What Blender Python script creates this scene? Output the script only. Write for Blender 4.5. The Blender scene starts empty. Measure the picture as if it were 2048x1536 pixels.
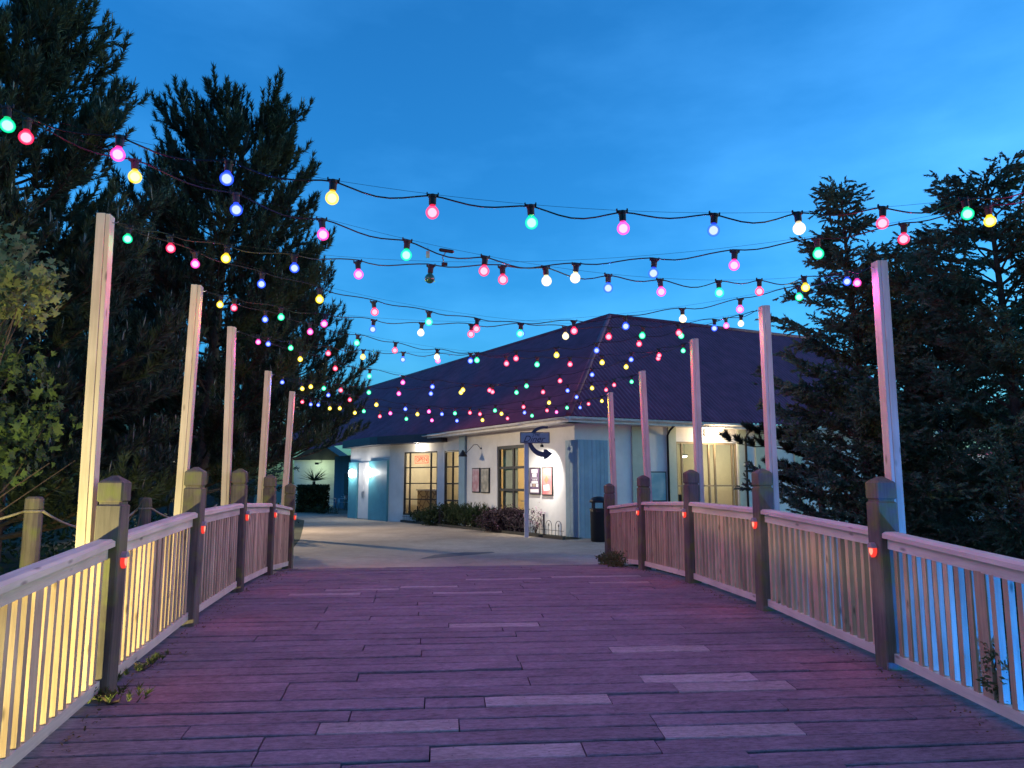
import bpy, math, random
import numpy as np
from mathutils import Vector, Matrix

random.seed(7)
rng = np.random.default_rng(7)
scene = bpy.context.scene
COL = scene.collection
R = math.radians

# ------------------------------------------------------------------ camera
EYE = 1.6
FPX = 1500.0                 # focal length in pixels of the 2048 px wide photo
PITCH = R(7.52)
cam_d = bpy.data.cameras.new('camera')
cam_d.sensor_width = 36.0
cam_d.lens = FPX / 2048 * 36.0
cam_d.clip_start = 0.05
cam_d.clip_end = 2000
cam = bpy.data.objects.new('camera', cam_d)
cam.location = (0, 0, EYE)
cam.rotation_euler = (R(90) + PITCH, 0, 0)
COL.objects.link(cam)
scene.camera = cam

# ------------------------------------------------------------------ world
SUN_EL, SUN_AZ = R(4.0), R(80)           # the last low light, off to the right
EXPOSURE = 2.0                            # a night exposure
KE = 2.0 ** -EXPOSURE                     # lamp strengths below are given as they read in the exposed picture
world = bpy.data.worlds.new('World')
scene.world = world
world.use_nodes = True
wn, wl = world.node_tree.nodes, world.node_tree.links
wn.clear()
wout = wn.new('ShaderNodeOutputWorld')
wbg = wn.new('ShaderNodeBackground')
sky = wn.new('ShaderNodeTexSky')
sky.sky_type = 'NISHITA'
sky.sun_disc = False
sky.sun_elevation = SUN_EL
sky.sun_rotation = SUN_AZ
sky.altitude = 0
sky.air_density = 1.0
sky.dust_density = 1.5
sky.ozone_density = 5.2
wbg.inputs['Strength'].default_value = 0.15
gain = wn.new('ShaderNodeMix'); gain.data_type = 'RGBA'; gain.blend_type = 'MULTIPLY'
gain.inputs[0].default_value = 1.0
gain.inputs[7].default_value = (0.58, 1.27, 1.24, 1)      # the phone's cool white balance
wl.new(sky.outputs[0], gain.inputs[6])
# a few thin evening clouds
tc = wn.new('ShaderNodeTexCoord')
mp = wn.new('ShaderNodeMapping'); mp.inputs['Scale'].default_value = (1.6, 1.6, 4.5)
nz = wn.new('ShaderNodeTexNoise'); nz.inputs['Scale'].default_value = 1.7
nz.inputs['Detail'].default_value = 6; nz.inputs['Roughness'].default_value = 0.55
rp = wn.new('ShaderNodeValToRGB')
rp.color_ramp.elements[0].position = 0.40; rp.color_ramp.elements[0].color = (0.80, 0.82, 0.85, 1)
rp.color_ramp.elements[1].position = 0.72; rp.color_ramp.elements[1].color = (1.7, 1.14, 1.08, 1)
cm = wn.new('ShaderNodeMix'); cm.data_type = 'RGBA'; cm.blend_type = 'MULTIPLY'; cm.inputs[0].default_value = 1.0
wl.new(tc.outputs['Generated'], mp.inputs[0]); wl.new(mp.outputs[0], nz.inputs[0]); wl.new(nz.outputs[0], rp.inputs[0])
wl.new(gain.outputs[2], cm.inputs[6]); wl.new(rp.outputs[0], cm.inputs[7])
wl.new(cm.outputs[2], wbg.inputs['Color'])
wl.new(wbg.outputs[0], wout.inputs['Surface'])

# ------------------------------------------------------------------ sun (last afterglow)
sun_d = bpy.data.lights.new('sun', 'SUN')
sun_d.energy = 0.02
sun_d.angle = R(12)
sun_d.color = (1.0, 0.86, 0.75)
sun = bpy.data.objects.new('sun', sun_d)
COL.objects.link(sun)
_sd = Vector((math.sin(SUN_AZ) * math.cos(SUN_EL), math.cos(SUN_AZ) * math.cos(SUN_EL), math.sin(SUN_EL)))
sun.rotation_euler = _sd.to_track_quat('Z', 'Y').to_euler()

# ------------------------------------------------------------------ exposure, render
scene.view_settings.view_transform = 'Standard'
scene.view_settings.look = 'None'
scene.view_settings.exposure = EXPOSURE
scene.view_settings.gamma = 1.0
scene.view_settings.use_curve_mapping = False
scene.render.engine = 'CYCLES'
scene.cycles.use_denoising = True
scene.cycles.max_bounces = 6
scene.cycles.diffuse_bounces = 3
scene.cycles.glossy_bounces = 2
scene.cycles.transparent_max_bounces = 10
scene.cycles.transmission_bounces = 4
scene.cycles.caustics_reflective = False
scene.cycles.caustics_refractive = False
scene.cycles.sample_clamp_indirect = 3.0
scene.cycles.use_light_tree = True

# ------------------------------------------------------------------ projection helpers (layout only)
def ray(px, py):
    """direction of a photo pixel as (x per metre of depth, z per metre of depth)"""
    u = (px - 1024) / FPX; v = (768 - py) / FPX
    d = math.cos(PITCH) - v * math.sin(PITCH)
    return u / d, (math.sin(PITCH) + v * math.cos(PITCH)) / d
def at(px, py, d):
    x, z = ray(px, py)
    return Vector((x * d, d, EYE + z * d))
def project_x(p):
    c = math.cos(PITCH); s = math.sin(PITCH)
    depth = p.y * c + (p.z - EYE) * s
    return 1024 + FPX * p.x / depth
def on_ground(px, py, z=0.0):
    x, zz = ray(px, py)
    d = (z - EYE) / zz
    return Vector((x * d, d, z))

# ------------------------------------------------------------------ mesh helpers
WLOC = {}
def wloc(o):
    return WLOC.get(o.name, Vector((0, 0, 0))) if o is not None else Vector((0, 0, 0))
def link(o, parent=None):
    COL.objects.link(o)
    if parent is not None:
        o.parent = parent
    return o
def tag(o, label=None, cat=None, group=None, kind=None):
    if label: o['label'] = label
    if cat: o['category'] = cat
    if group: o['group'] = group
    if kind: o['kind'] = kind
    return o
def empty(name, loc, label, cat, group=None):
    o = bpy.data.objects.new(name, None)
    o.location = loc
    o.empty_display_size = 0.1
    link(o); WLOC[o.name] = Vector(loc)
    return tag(o, label, cat, group)

class MB:
    def __init__(self):
        self.v = []; self.f = []; self.m = []; self.mi = 0
    def add(self, vs, fs):
        b = len(self.v)
        self.v += [tuple(x) for x in vs]
        for f in fs:
            self.f.append(tuple(i + b for i in f)); self.m.append(self.mi)
        return self
    def box(self, c, s, rot=None):
        """centre, full sizes, optional Matrix 3x3"""
        c = Vector(c); hx, hy, hz = s[0] / 2, s[1] / 2, s[2] / 2
        vs = [Vector((x, y, z)) for z in (-hz, hz) for y in (-hy, hy) for x in (-hx, hx)]
        if rot is not None: vs = [rot @ q for q in vs]
        return self.add([q + c for q in vs], [(0, 2, 3, 1), (4, 5, 7, 6), (0, 1, 5, 4), (2, 6, 7, 3), (0, 4, 6, 2), (1, 3, 7, 5)])
    def bar(self, p0, p1, w, h, up=(0, 0, 1)):
        p0 = Vector(p0); p1 = Vector(p1); d = p1 - p0; L = d.length; d.normalize()
        x = d.cross(Vector(up)); 
        if x.length < 1e-4: x = Vector((1, 0, 0))
        x.normalize(); z = x.cross(d)
        m = Matrix((x, d, z)).transposed()
        return self.box((p0 + p1) / 2, (w, L, h), m)
    def tube(self, pts, r, n=8, cap=True):
        pts = [Vector(p) for p in pts]; N = len(pts)
        rs = r if isinstance(r, (list, tuple)) else [r] * N
        vs = []; fs = []
        prev = None
        for i, p in enumerate(pts):
            d = (pts[min(i + 1, N - 1)] - pts[max(i - 1, 0)]).normalized()
            if prev is None:
                a = d.cross(Vector((0, 0, 1)))
                if a.length < 0.05: a = d.cross(Vector((1, 0, 0)))
            else:
                a = prev - d * prev.dot(d)
            a.normalize(); prev = a
            b = d.cross(a)
            for k in range(n):
                t = 2 * math.pi * k / n
                vs.append(p + (a * math.cos(t) + b * math.sin(t)) * rs[i])
        for i in range(N - 1):
            for k in range(n):
                k2 = (k + 1) % n
                fs.append((i * n + k, i * n + k2, (i + 1) * n + k2, (i + 1) * n + k))
        if cap:
            fs.append(tuple(range(n - 1, -1, -1))); fs.append(tuple((N - 1) * n + k for k in range(n)))
        return self.add(vs, fs)
    def lathe(self, c, prof, n=14):
        c = Vector(c); vs = []; fs = []
        for (r, z) in prof:
            for k in range(n):
                t = 2 * math.pi * k / n
                vs.append(c + Vector((r * math.cos(t), r * math.sin(t), z)))
        for i in range(len(prof) - 1):
            for k in range(n):
                k2 = (k + 1) % n
                fs.append((i * n + k, i * n + k2, (i + 1) * n + k2, (i + 1) * n + k))
        fs.append(tuple(range(n - 1, -1, -1))); fs.append(tuple((len(prof) - 1) * n + k for k in range(n)))
        return self.add(vs, fs)
    def prism(self, o, ex, ey, pts, n, th):
        """outline pts in (ex,ey) from o, extruded along n by th (n = ex x ey for outward faces)"""
        o = Vector(o); ex = Vector(ex); ey = Vector(ey); n = Vector(n)
        a = [o + ex * p[0] + ey * p[1] for p in pts]; b = [q + n * th for q in a]
        k = len(pts)
        return self.add(a + b, [tuple(range(k - 1, -1, -1)), tuple(range(k, 2 * k))] +
                        [(i, (i + 1) % k, (i + 1) % k + k, i + k) for i in range(k)])
    def quad(self, a, b, c, d):
        return self.add([a, b, c, d], [(0, 1, 2, 3)])
    def mesh(self, name, mats, smooth=False, off=Vector((0, 0, 0))):
        me = bpy.data.meshes.new(name)
        me.from_pydata([(x - off.x, y - off.y, z - off.z) for x, y, z in self.v], [], self.f)
        if not isinstance(mats, (list, tuple)): mats = [mats]
        for m in mats: me.materials.append(m)
        if len(mats) > 1: me.polygons.foreach_set('material_index', self.m)
        if smooth: me.polygons.foreach_set('use_smooth', [True] * len(self.f))
        me.update()
        return me
    def build(self, name, mat, parent=None, smooth=False, bevel=0.0, origin=None):
        """vertices are in world space; origin (world) becomes the object's location"""
        o0 = Vector(origin) if origin is not None else wloc(parent)
        o = bpy.data.objects.new(name, self.mesh(name, mat, smooth, o0))
        o.location = o0 - wloc(parent)
        link(o, parent); WLOC[o.name] = o0
        if bevel:
            b = o.modifiers.new('bevel', 'BEVEL'); b.width = bevel; b.segments = 1; b.limit_method = 'ANGLE'
        return o

def inst(name, me, loc, parent=None, rot=None, scale=None):
    o = bpy.data.objects.new(name, me)
    o.location = Vector(loc) - wloc(parent)
    if rot is not None: o.rotation_euler = rot
    if scale is not None: o.scale = scale
    link(o, parent); WLOC[o.name] = Vector(loc)
    return o
def lamp(kind, name, loc, energy, color, parent=None, radius=0.05, aim=None, spot=R(90), blend=0.5, size=None):
    d = bpy.data.lights.new(name, kind)
    d.energy = energy * KE; d.color = color
    if kind in ('POINT', 'SPOT'): d.shadow_soft_size = radius
    if kind == 'SPOT': d.spot_size = spot; d.spot_blend = blend
    if kind == 'AREA': d.size = size or 0.3
    o = bpy.data.objects.new(name, d)
    o.location = Vector(loc) - wloc(parent)
    if aim is not None:
        o.rotation_euler = (Vector(loc) - Vector(aim)).to_track_quat('Z', 'Y').to_euler()
    link(o, parent)
    return o

# ------------------------------------------------------------------ materials
def srgb(r, g, b):
    f = lambda c: (c / 255 / 12.92) if c / 255 <= 0.04045 else ((c / 255 + 0.055) / 1.055) ** 2.4
    return (f(r), f(g), f(b), 1)
def mat_base(name):
    m = bpy.data.materials.new(name); m.use_nodes = True
    return m, m.node_tree.nodes, m.node_tree.links, m.node_tree.nodes['Principled BSDF']
def flat(name, col, rough=0.6, metal=0.0, var=0.12, scale=6.0, bump=0.0, spec=0.3, objvar=0.0):
    """a plain surface with uneven colour and a little relief"""
    m, n, l, p = mat_base(name)
    t = n.new('ShaderNodeTexCoord'); x = n.new('ShaderNodeTexNoise')
    x.inputs['Scale'].default_value = scale; x.inputs['Detail'].default_value = 6; x.inputs['Roughness'].default_value = 0.65
    l.new(t.outputs['Object'], x.inputs[0])
    r = n.new('ShaderNodeMapRange'); r.inputs[1].default_value = 0.3; r.inputs[2].default_value = 0.7
    r.inputs[3].default_value = 1 - var; r.inputs[4].default_value = 1 + var
    l.new(x.outputs[0], r.inputs[0])
    mx = n.new('ShaderNodeMix'); mx.data_type = 'RGBA'; mx.blend_type = 'MULTIPLY'; mx.inputs[0].default_value = 1
    mx.inputs[6].default_value = (*col[:3], 1)
    last = r.outputs[0]
    if objvar:
        oi = n.new('ShaderNodeObjectInfo'); r2 = n.new('ShaderNodeMapRange')
        r2.inputs[3].default_value = 1 - objvar; r2.inputs[4].default_value = 1 + objvar
        l.new(oi.outputs['Random'], r2.inputs[0])
        mm = n.new('ShaderNodeMath'); mm.operation = 'MULTIPLY'; l.new(last, mm.inputs[0]); l.new(r2.outputs[0], mm.inputs[1]); last = mm.outputs[0]
    l.new(last, mx.inputs[7]); l.new(mx.outputs[2], p.inputs['Base Color'])
    p.inputs['Roughness'].default_value = rough; p.inputs['Metallic'].default_value = metal
    p.inputs['Specular IOR Level'].default_value = spec
    if bump:
        b = n.new('ShaderNodeBump'); b.inputs['Strength'].default_value = bump; b.inputs['Distance'].default_value = 0.02
        l.new(x.outputs[0], b.inputs['Height']); l.new(b.outputs[0], p.inputs['Normal'])
    return m
def wood(name, col, dark, axis=2, grain=1.0, rough=0.75, objvar=0.15, knots=0.0, moss=0.0, bump=0.35, speck=0.0):
    """long grain along one object axis, knots and per-piece tone"""
    m, n, l, p = mat_base(name)
    t = n.new('ShaderNodeTexCoord'); oi = n.new('ShaderNodeObjectInfo')
    off = n.new('ShaderNodeVectorMath'); off.operation = 'ADD'
    sc = n.new('ShaderNodeMath'); sc.operation = 'MULTIPLY'; sc.inputs[1].default_value = 37.0
    l.new(oi.outputs['Random'], sc.inputs[0]); l.new(t.outputs['Object'], off.inputs[0]); l.new(sc.outputs[0], off.inputs[1])
    mp = n.new('ShaderNodeMapping')
    s = [38 * grain] * 3; s[axis] = 2.2 * grain; mp.inputs['Scale'].default_value = s
    l.new(off.outputs[0], mp.inputs[0])
    x = n.new('ShaderNodeTexNoise'); x.inputs['Scale'].default_value = 1.0; x.inputs['Detail'].default_value = 7; x.inputs['Roughness'].default_value = 0.7
    l.new(mp.outputs[0], x.inputs[0])
    y = n.new('ShaderNodeTexNoise'); y.inputs['Scale'].default_value = 2.3; y.inputs['Detail'].default_value = 4
    l.new(off.outputs[0], y.inputs[0])
    a = n.new('ShaderNodeMath'); a.operation = 'ADD'; l.new(x.outputs[0], a.inputs[0]); l.new(y.outputs[0], a.inputs[1])
    r = n.new('ShaderNodeMapRange'); r.inputs[1].default_value = 0.75; r.inputs[2].default_value = 1.25
    l.new(a.outputs[0], r.inputs[0])
    mx = n.new('ShaderNodeMix'); mx.data_type = 'RGBA'; mx.inputs[6].default_value = (*dark[:3], 1); mx.inputs[7].default_value = (*col[:3], 1)
    l.new(r.outputs[0], mx.inputs[0])
    last = mx.outputs[2]
    if knots:
        mk = n.new('ShaderNodeMapping'); ks = [9.0] * 3; ks[axis] = 3.2; mk.inputs['Scale'].default_value = ks
        l.new(off.outputs[0], mk.inputs[0])
        vo = n.new('ShaderNodeTexVoronoi'); vo.inputs['Scale'].default_value = 1.0; l.new(mk.outputs[0], vo.inputs[0])
        kr = n.new('ShaderNodeMapRange'); kr.inputs[1].default_value = 0.06; kr.inputs[2].default_value = 0.16
        kr.inputs[3].default_value = 1 - knots; kr.inputs[4].default_value = 1.0
        l.new(vo.outputs['Distance'], kr.inputs[0])
        k = n.new('ShaderNodeMix'); k.data_type = 'RGBA'; k.blend_type = 'MULTIPLY'; k.inputs[0].default_value = 1
        l.new(last, k.inputs[6]); l.new(kr.outputs[0], k.inputs[7]); last = k.outputs[2]
    if speck:
        sp_ = n.new('ShaderNodeTexNoise'); sp_.inputs['Scale'].default_value = 46.0; sp_.inputs['Detail'].default_value = 8; sp_.inputs['Roughness'].default_value = 0.8
        ms_ = n.new('ShaderNodeMapping'); sv = [1.0] * 3; sv[axis] = 0.35; ms_.inputs['Scale'].default_value = sv
        l.new(off.outputs[0], ms_.inputs[0]); l.new(ms_.outputs[0], sp_.inputs[0])
        sr = n.new('ShaderNodeMapRange'); sr.inputs[1].default_value = 0.34; sr.inputs[2].default_value = 0.6; sr.inputs[3].default_value = 1 - speck; sr.inputs[4].default_value = 1.08
        l.new(sp_.outputs[0], sr.inputs[0])
        k_ = n.new('ShaderNodeMix'); k_.data_type = 'RGBA'; k_.blend_type = 'MULTIPLY'; k_.inputs[0].default_value = 1
        l.new(last, k_.inputs[6]); l.new(sr.outputs[0], k_.inputs[7]); last = k_.outputs[2]
    rv = n.new('ShaderNodeMapRange'); rv.inputs[3].default_value = 1 - objvar; rv.inputs[4].default_value = 1 + objvar
    l.new(oi.outputs['Random'], rv.inputs[0])
    k2 = n.new('ShaderNodeMix'); k2.data_type = 'RGBA'; k2.blend_type = 'MULTIPLY'; k2.inputs[0].default_value = 1
    l.new(last, k2.inputs[6]); l.new(rv.outputs[0], k2.inputs[7]); last = k2.outputs[2]
    if moss:
        z = n.new('ShaderNodeTexNoise'); z.inputs['Scale'].default_value = 5.0; z.inputs['Detail'].default_value = 5
        l.new(off.outputs[0], z.inputs[0])
        zr = n.new('ShaderNodeMapRange'); zr.inputs[1].default_value = 0.5; zr.inputs[2].default_value = 0.68; zr.inputs[4].default_value = moss
        l.new(z.outputs[0], zr.inputs[0])
        k3 = n.new('ShaderNodeMix'); k3.data_type = 'RGBA'; l.new(zr.outputs[0], k3.inputs[0]); l.new(last, k3.inputs[6])
        k3.inputs[7].default_value = (0.15, 0.165, 0.04, 1); last = k3.outputs[2]
    l.new(last, p.inputs['Base Color'])
    p.inputs['Roughness'].default_value = rough; p.inputs['Specular IOR Level'].default_value = 0.25
    b = n.new('ShaderNodeBump'); b.inputs['Strength'].default_value = bump; b.inputs['Distance'].default_value = 0.006
    l.new(x.outputs[0], b.inputs['Height']); l.new(b.outputs[0], p.inputs['Normal'])
    return m
def emit(name, col, strength, sample=True):
    m = bpy.data.materials.new(name); m.use_nodes = True
    n, l = m.node_tree.nodes, m.node_tree.links; n.clear()
    o = n.new('ShaderNodeOutputMaterial'); e = n.new('ShaderNodeEmission')
    e.inputs[0].default_value = (*col[:3], 1); e.inputs[1].default_value = strength * KE
    l.new(e.outputs[0], o.inputs[0])
    if not sample: m.cycles.emission_sampling = 'NONE'
    return m
def leaf(name, col, var=0.45, trans=0.25):
    """foliage: tone varies through the crown, thin leaves let some light through"""
    m = bpy.data.materials.new(name); m.use_nodes = True
    n, l = m.node_tree.nodes, m.node_tree.links; p = n['Principled BSDF']
    t = n.new('ShaderNodeTexCoord'); x = n.new('ShaderNodeTexNoise'); x.inputs['Scale'].default_value = 2.2; x.inputs['Detail'].default_value = 5
    l.new(t.outputs['Object'], x.inputs[0])
    r = n.new('ShaderNodeMapRange'); r.inputs[1].default_value = 0.3; r.inputs[2].default_value = 0.7
    r.inputs[3].default_value = 1 - var; r.inputs[4].default_value = 1 + var
    l.new(x.outputs[0], r.inputs[0])
    mx = n.new('ShaderNodeMix'); mx.data_type = 'RGBA'; mx.blend_type = 'MULTIPLY'; mx.inputs[0].default_value = 1
    mx.inputs[6].default_value = (*col[:3], 1); l.new(r.outputs[0], mx.inputs[7])
    l.new(mx.outputs[2], p.inputs['Base Color']); p.inputs['Roughness'].default_value = 0.6
    p.inputs['Specular IOR Level'].default_value = 0.25
    if trans:
        tr = n.new('ShaderNodeBsdfTranslucent'); l.new(mx.outputs[2], tr.inputs[0])
        ms = n.new('ShaderNodeMixShader'); ms.inputs[0].default_value = trans
        l.new(p.outputs[0], ms.inputs[1]); l.new(tr.outputs[0], ms.inputs[2]); l.new(ms.outputs[0], n['Material Output'].inputs[0])
    return m
def glass(name, tint=(0.93, 0.96, 0.95), refl=0.12):
    m = bpy.data.materials.new(name); m.use_nodes = True
    n, l = m.node_tree.nodes, m.node_tree.links; n.clear()
    o = n.new('ShaderNodeOutputMaterial'); tr = n.new('ShaderNodeBsdfTransparent'); tr.inputs[0].default_value = (*tint, 1)
    g = n.new('ShaderNodeBsdfGlossy'); g.inputs['Roughness'].default_value = 0.03
    f = n.new('ShaderNodeFresnel'); f.inputs[0].default_value = 1.5
    mm = n.new('ShaderNodeMath'); mm.operation = 'ADD'; mm.inputs[1].default_value = refl * 0.4; l.new(f.outputs[0], mm.inputs[0])
    ms = n.new('ShaderNodeMixShader'); l.new(mm.outputs[0], ms.inputs[0]); l.new(tr.outputs[0], ms.inputs[1]); l.new(g.outputs[0], ms.inputs[2])
    l.new(ms.outputs[0], o.inputs[0])
    return m
def shell(name, col, strength, body=0.6):
    """coloured bulb glass: partly see-through, glowing from the light scattered inside it"""
    m = bpy.data.materials.new(name); m.use_nodes = True
    n, l = m.node_tree.nodes, m.node_tree.links; n.clear()
    o = n.new('ShaderNodeOutputMaterial'); tr = n.new('ShaderNodeBsdfTransparent')
    e = n.new('ShaderNodeEmission'); e.inputs[0].default_value = (*col, 1); e.inputs[1].default_value = strength * KE
    ms = n.new('ShaderNodeMixShader'); ms.inputs[0].default_value = body
    l.new(tr.outputs[0], ms.inputs[1]); l.new(e.outputs[0], ms.inputs[2]); l.new(ms.outputs[0], o.inputs[0])
    m.cycles.emission_sampling = 'NONE'
    return m

M = {}
M['deck'] = wood('deck_timber', (0.265, 0.205, 0.235), (0.15, 0.118, 0.138), axis=0, grain=0.8, objvar=0.08, rough=0.8, knots=0.35, bump=0.9, speck=0.55)
M['deck_new'] = wood('deck_timber_new', (0.40, 0.35, 0.34), (0.26, 0.22, 0.215), axis=0, grain=0.8, objvar=0.12, knots=0.4, bump=0.6, speck=0.5)
M['under'] = flat('deck_void', (0.02, 0.018, 0.016), rough=0.9)
M['slat'] = wood('slat_timber', (0.62, 0.44, 0.27), (0.38, 0.25, 0.15), axis=2, objvar=0.22, knots=0.6)
M['cap'] = wood('handrail_timber', (0.76, 0.64, 0.50), (0.56, 0.46, 0.35), axis=1, objvar=0.1, knots=0.5)
M['post'] = wood('old_post_timber', (0.17, 0.14, 0.11), (0.07, 0.056, 0.045), axis=2, objvar=0.15, moss=0.75, bump=0.6)
M['pole'] = wood('pale_pole_timber', (0.66, 0.54, 0.40), (0.48, 0.38, 0.27), axis=2, objvar=0.08, knots=0.55)
M['ground'] = flat('earth', (0.045, 0.05, 0.03), rough=0.95, var=0.4, scale=1.5, bump=0.6)
def paving(name, col):
    m, n, l, p = mat_base(name)
    t = n.new('ShaderNodeTexCoord'); last = None
    for sc_, lo_, hi_, a_, b_ in ((0.35, 0.35, 0.65, 0.74, 1.14), (4.0, 0.3, 0.7, 0.88, 1.10), (60.0, 0.3, 0.7, 0.72, 1.25)):
        x = n.new('ShaderNodeTexNoise'); x.inputs['Scale'].default_value = sc_; x.inputs['Detail'].default_value = 5; x.inputs['Roughness'].default_value = 0.6
        l.new(t.outputs['Object'], x.inputs[0]); r = n.new('ShaderNodeMapRange')
        for k_, v_ in zip((1, 2, 3, 4), (lo_, hi_, a_, b_)): r.inputs[k_].default_value = v_
        l.new(x.outputs[0], r.inputs[0])
        if last is None: last = r.outputs[0]
        else:
            mm = n.new('ShaderNodeMath'); mm.operation = 'MULTIPLY'; l.new(last, mm.inputs[0]); l.new(r.outputs[0], mm.inputs[1]); last = mm.outputs[0]
    mx = n.new('ShaderNodeMix'); mx.data_type = 'RGBA'; mx.blend_type = 'MULTIPLY'; mx.inputs[0].default_value = 1
    mx.inputs[6].default_value = (*col, 1); l.new(last, mx.inputs[7]); l.new(mx.outputs[2], p.inputs['Base Color'])
    p.inputs['Roughness'].default_value = 0.92; p.inputs['Specular IOR Level'].default_value = 0.2
    b = n.new('ShaderNodeBump'); b.inputs['Strength'].default_value = 0.5; b.inputs['Distance'].default_value = 0.01
    l.new(x.outputs[0], b.inputs['Height']); l.new(b.outputs[0], p.inputs['Normal'])
    return m
M['path'] = paving('resin_gravel', (0.41, 0.335, 0.26))
M['patch'] = flat('dark_patch_grey', (0.12, 0.115, 0.115), rough=0.9, var=0.2, scale=6)
M['wall'] = flat('white_render', (0.68, 0.67, 0.66), rough=0.75, var=0.12, scale=1.1, bump=0.08)
M['cream'] = flat('cream_interior', (0.72, 0.66, 0.54), rough=0.8, var=0.05)
M['teal'] = flat('teal_paint', (0.24, 0.36, 0.43), rough=0.55, var=0.1, scale=3, objvar=0.06)
M['teal_door'] = flat('teal_door_paint', (0.085, 0.29, 0.36), rough=0.5, var=0.1, scale=3)
M['sage'] = flat('sage_paint', (0.42, 0.47, 0.38), rough=0.6, var=0.06)
M['fascia'] = flat('white_gutter_paint', (0.62, 0.60, 0.59), rough=0.5, var=0.2, scale=4)
M['roof'] = flat('dark_roof_sheet', (0.31, 0.056, 0.09), rough=0.55, var=0.3, scale=2.0)
M['black'] = flat('black_paint', (0.018, 0.018, 0.02), rough=0.45, var=0.2)
M['frame'] = flat('dark_window_frame', (0.03, 0.03, 0.033), rough=0.45, var=0.2)
M['glass'] = glass('window_glass')
M['metal'] = flat('aluminium', (0.75, 0.75, 0.77), rough=0.3, metal=1.0, var=0.05)
M['cable'] = flat('black_cable', (0.012, 0.012, 0.014), rough=0.6)
M['bark'] = flat('bark', (0.075, 0.05, 0.038), rough=0.95, var=0.45, scale=14, bump=0.8)
M['bark_red'] = flat('pine_bark', (0.12, 0.07, 0.05), rough=0.95, var=0.45, scale=12, bump=0.8)
M['needle'] = leaf('pine_needles', (0.046, 0.066, 0.040), trans=0.12)
M['candle'] = leaf('pine_candles', (0.25, 0.22, 0.17), var=0.3, trans=0.0)
M['cypress'] = leaf('cypress_sprays', (0.10, 0.135, 0.085), trans=0.15)
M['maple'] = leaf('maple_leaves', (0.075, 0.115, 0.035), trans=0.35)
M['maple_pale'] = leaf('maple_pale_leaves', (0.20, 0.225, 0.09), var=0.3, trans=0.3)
M['shrub'] = leaf('shrub_leaves', (0.035, 0.06, 0.022), trans=0.15)
M['heather'] = leaf('heather_leaves', (0.055, 0.035, 0.045), trans=0.1)
M['pink'] = leaf('pink_flowers', (0.42, 0.22, 0.32), var=0.3, trans=0.2)
M['weed'] = leaf('weeds', (0.10, 0.12, 0.04), trans=0.25)
M['litter'] = leaf('dead_leaves', (0.13, 0.085, 0.045), trans=0.1)
M['rope'] = flat('rope', (0.30, 0.25, 0.17), rough=0.9, scale=60, var=0.3)

# ------------------------------------------------------------------ the bridge's frame
AX = R(8.0)
U = Vector((-math.sin(AX), math.cos(AX), 0))      # along the bridge, away from the camera
V = Vector((math.cos(AX), math.sin(AX), 0))       # across, to the right
TL, TR = -2.12, 3.97
S_POST = [3.75, 5.9, 8.05, 10.2, 12.35, 14.5]
def deck_z(s):
    k = max(s, 4.2)
    z = EYE - 1.365 - 0.0088 * (k - 9.8) ** 2
    if s < 4.2: z -= 0.04 * (4.2 - s)
    return z
def B(s, t, h=0.0):
    p = U * s + V * t
    p.z = deck_z(s) + h
    return p
def BZ(s, t, z):
    p = U * s + V * t; p.z = z
    return p
ROTB = Matrix((V, U, Vector((0, 0, 1)))).transposed()
def st_of(p):
    return p.dot(U), p.dot(V)

# ------------------------------------------------------------------ ground
def ground_h(x, y):
    s = -math.sin(AX) * x + math.cos(AX) * y; t = math.cos(AX) * x + math.sin(AX) * y
    a = min(1, max(0, (14.6 - s) / 2.0)); a = a * a * (3 - 2 * a)
    return -0.75 * a
def build_ground():
    n = 90
    ax = np.concatenate([np.linspace(-400, -40, 8), np.linspace(-36, 36, 64), np.linspace(40, 400, 8)])
    ay = np.concatenate([np.linspace(-60, -12, 5), np.linspace(-10, 60, 72), np.linspace(66, 900, 10)])
    vs = []; fs = []
    for y in ay:
        for x in ax:
            b = 0.06 * math.sin(x * 1.3 + y * 0.7) * math.sin(y * 1.1 - x * 0.4)
            vs.append((x, y, ground_h(x, y) + (b if ground_h(x, y) < -0.4 else 0.0)))
    w = len(ax)
    for j in range(len(ay) - 1):
        for i in range(w - 1):
            fs.append((j * w + i, j * w + i + 1, (j + 1) * w + i + 1, (j + 1) * w + i))
    m = MB(); m.add(vs, fs)
    return tag(m.build('ground', M['ground'], smooth=True), 'dark earth ground under the trees', None, None, 'structure')
build_ground()
# the plaza: a gently rounded sheet
pl = [BZ(14.62, TL + 0.05, 0.004), BZ(14.62, TR - 0.05, 0.004)]
outline = [BZ(14.62, TL - 0.1, 0), BZ(14.62, TR + 0.1, 0), Vector((3.2, 15.4, 0)), Vector((4.0, 17.5, 0)), Vector((6.5, 19.5, 0)), Vector((16, 24, 0)), Vector((16, 30, 0)),
           Vector((6, 42, 0)), Vector((-4, 60, 0)), Vector((-20, 62, 0)), Vector((-19, 46, 0)), Vector((-13.2, 40, 0)), Vector((-9.0, 33, 0)), Vector((-7.4, 27, 0)), Vector((-6.1, 22, 0)), Vector((-5.2, 18, 0)), Vector((-4.5, 15.6, 0))]
m = MB(); m.add([(p.x, p.y, 0.004) for p in outline], [tuple(range(len(outline)))])
tag(m.build('plaza_path', M['path']), 'pale gravel paving in front of the diner', None, None, 'structure')
pp = [on_ground(838, 1119), on_ground(900, 1114), on_ground(990, 1106), on_ground(984, 1104), on_ground(930, 1105), on_ground(870, 1110)]  # long thin dark grey sheet lying just above the paving
m = MB(); m.add([(p.x, p.y, 0.008) for p in pp], [tuple(range(len(pp)))])
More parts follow.
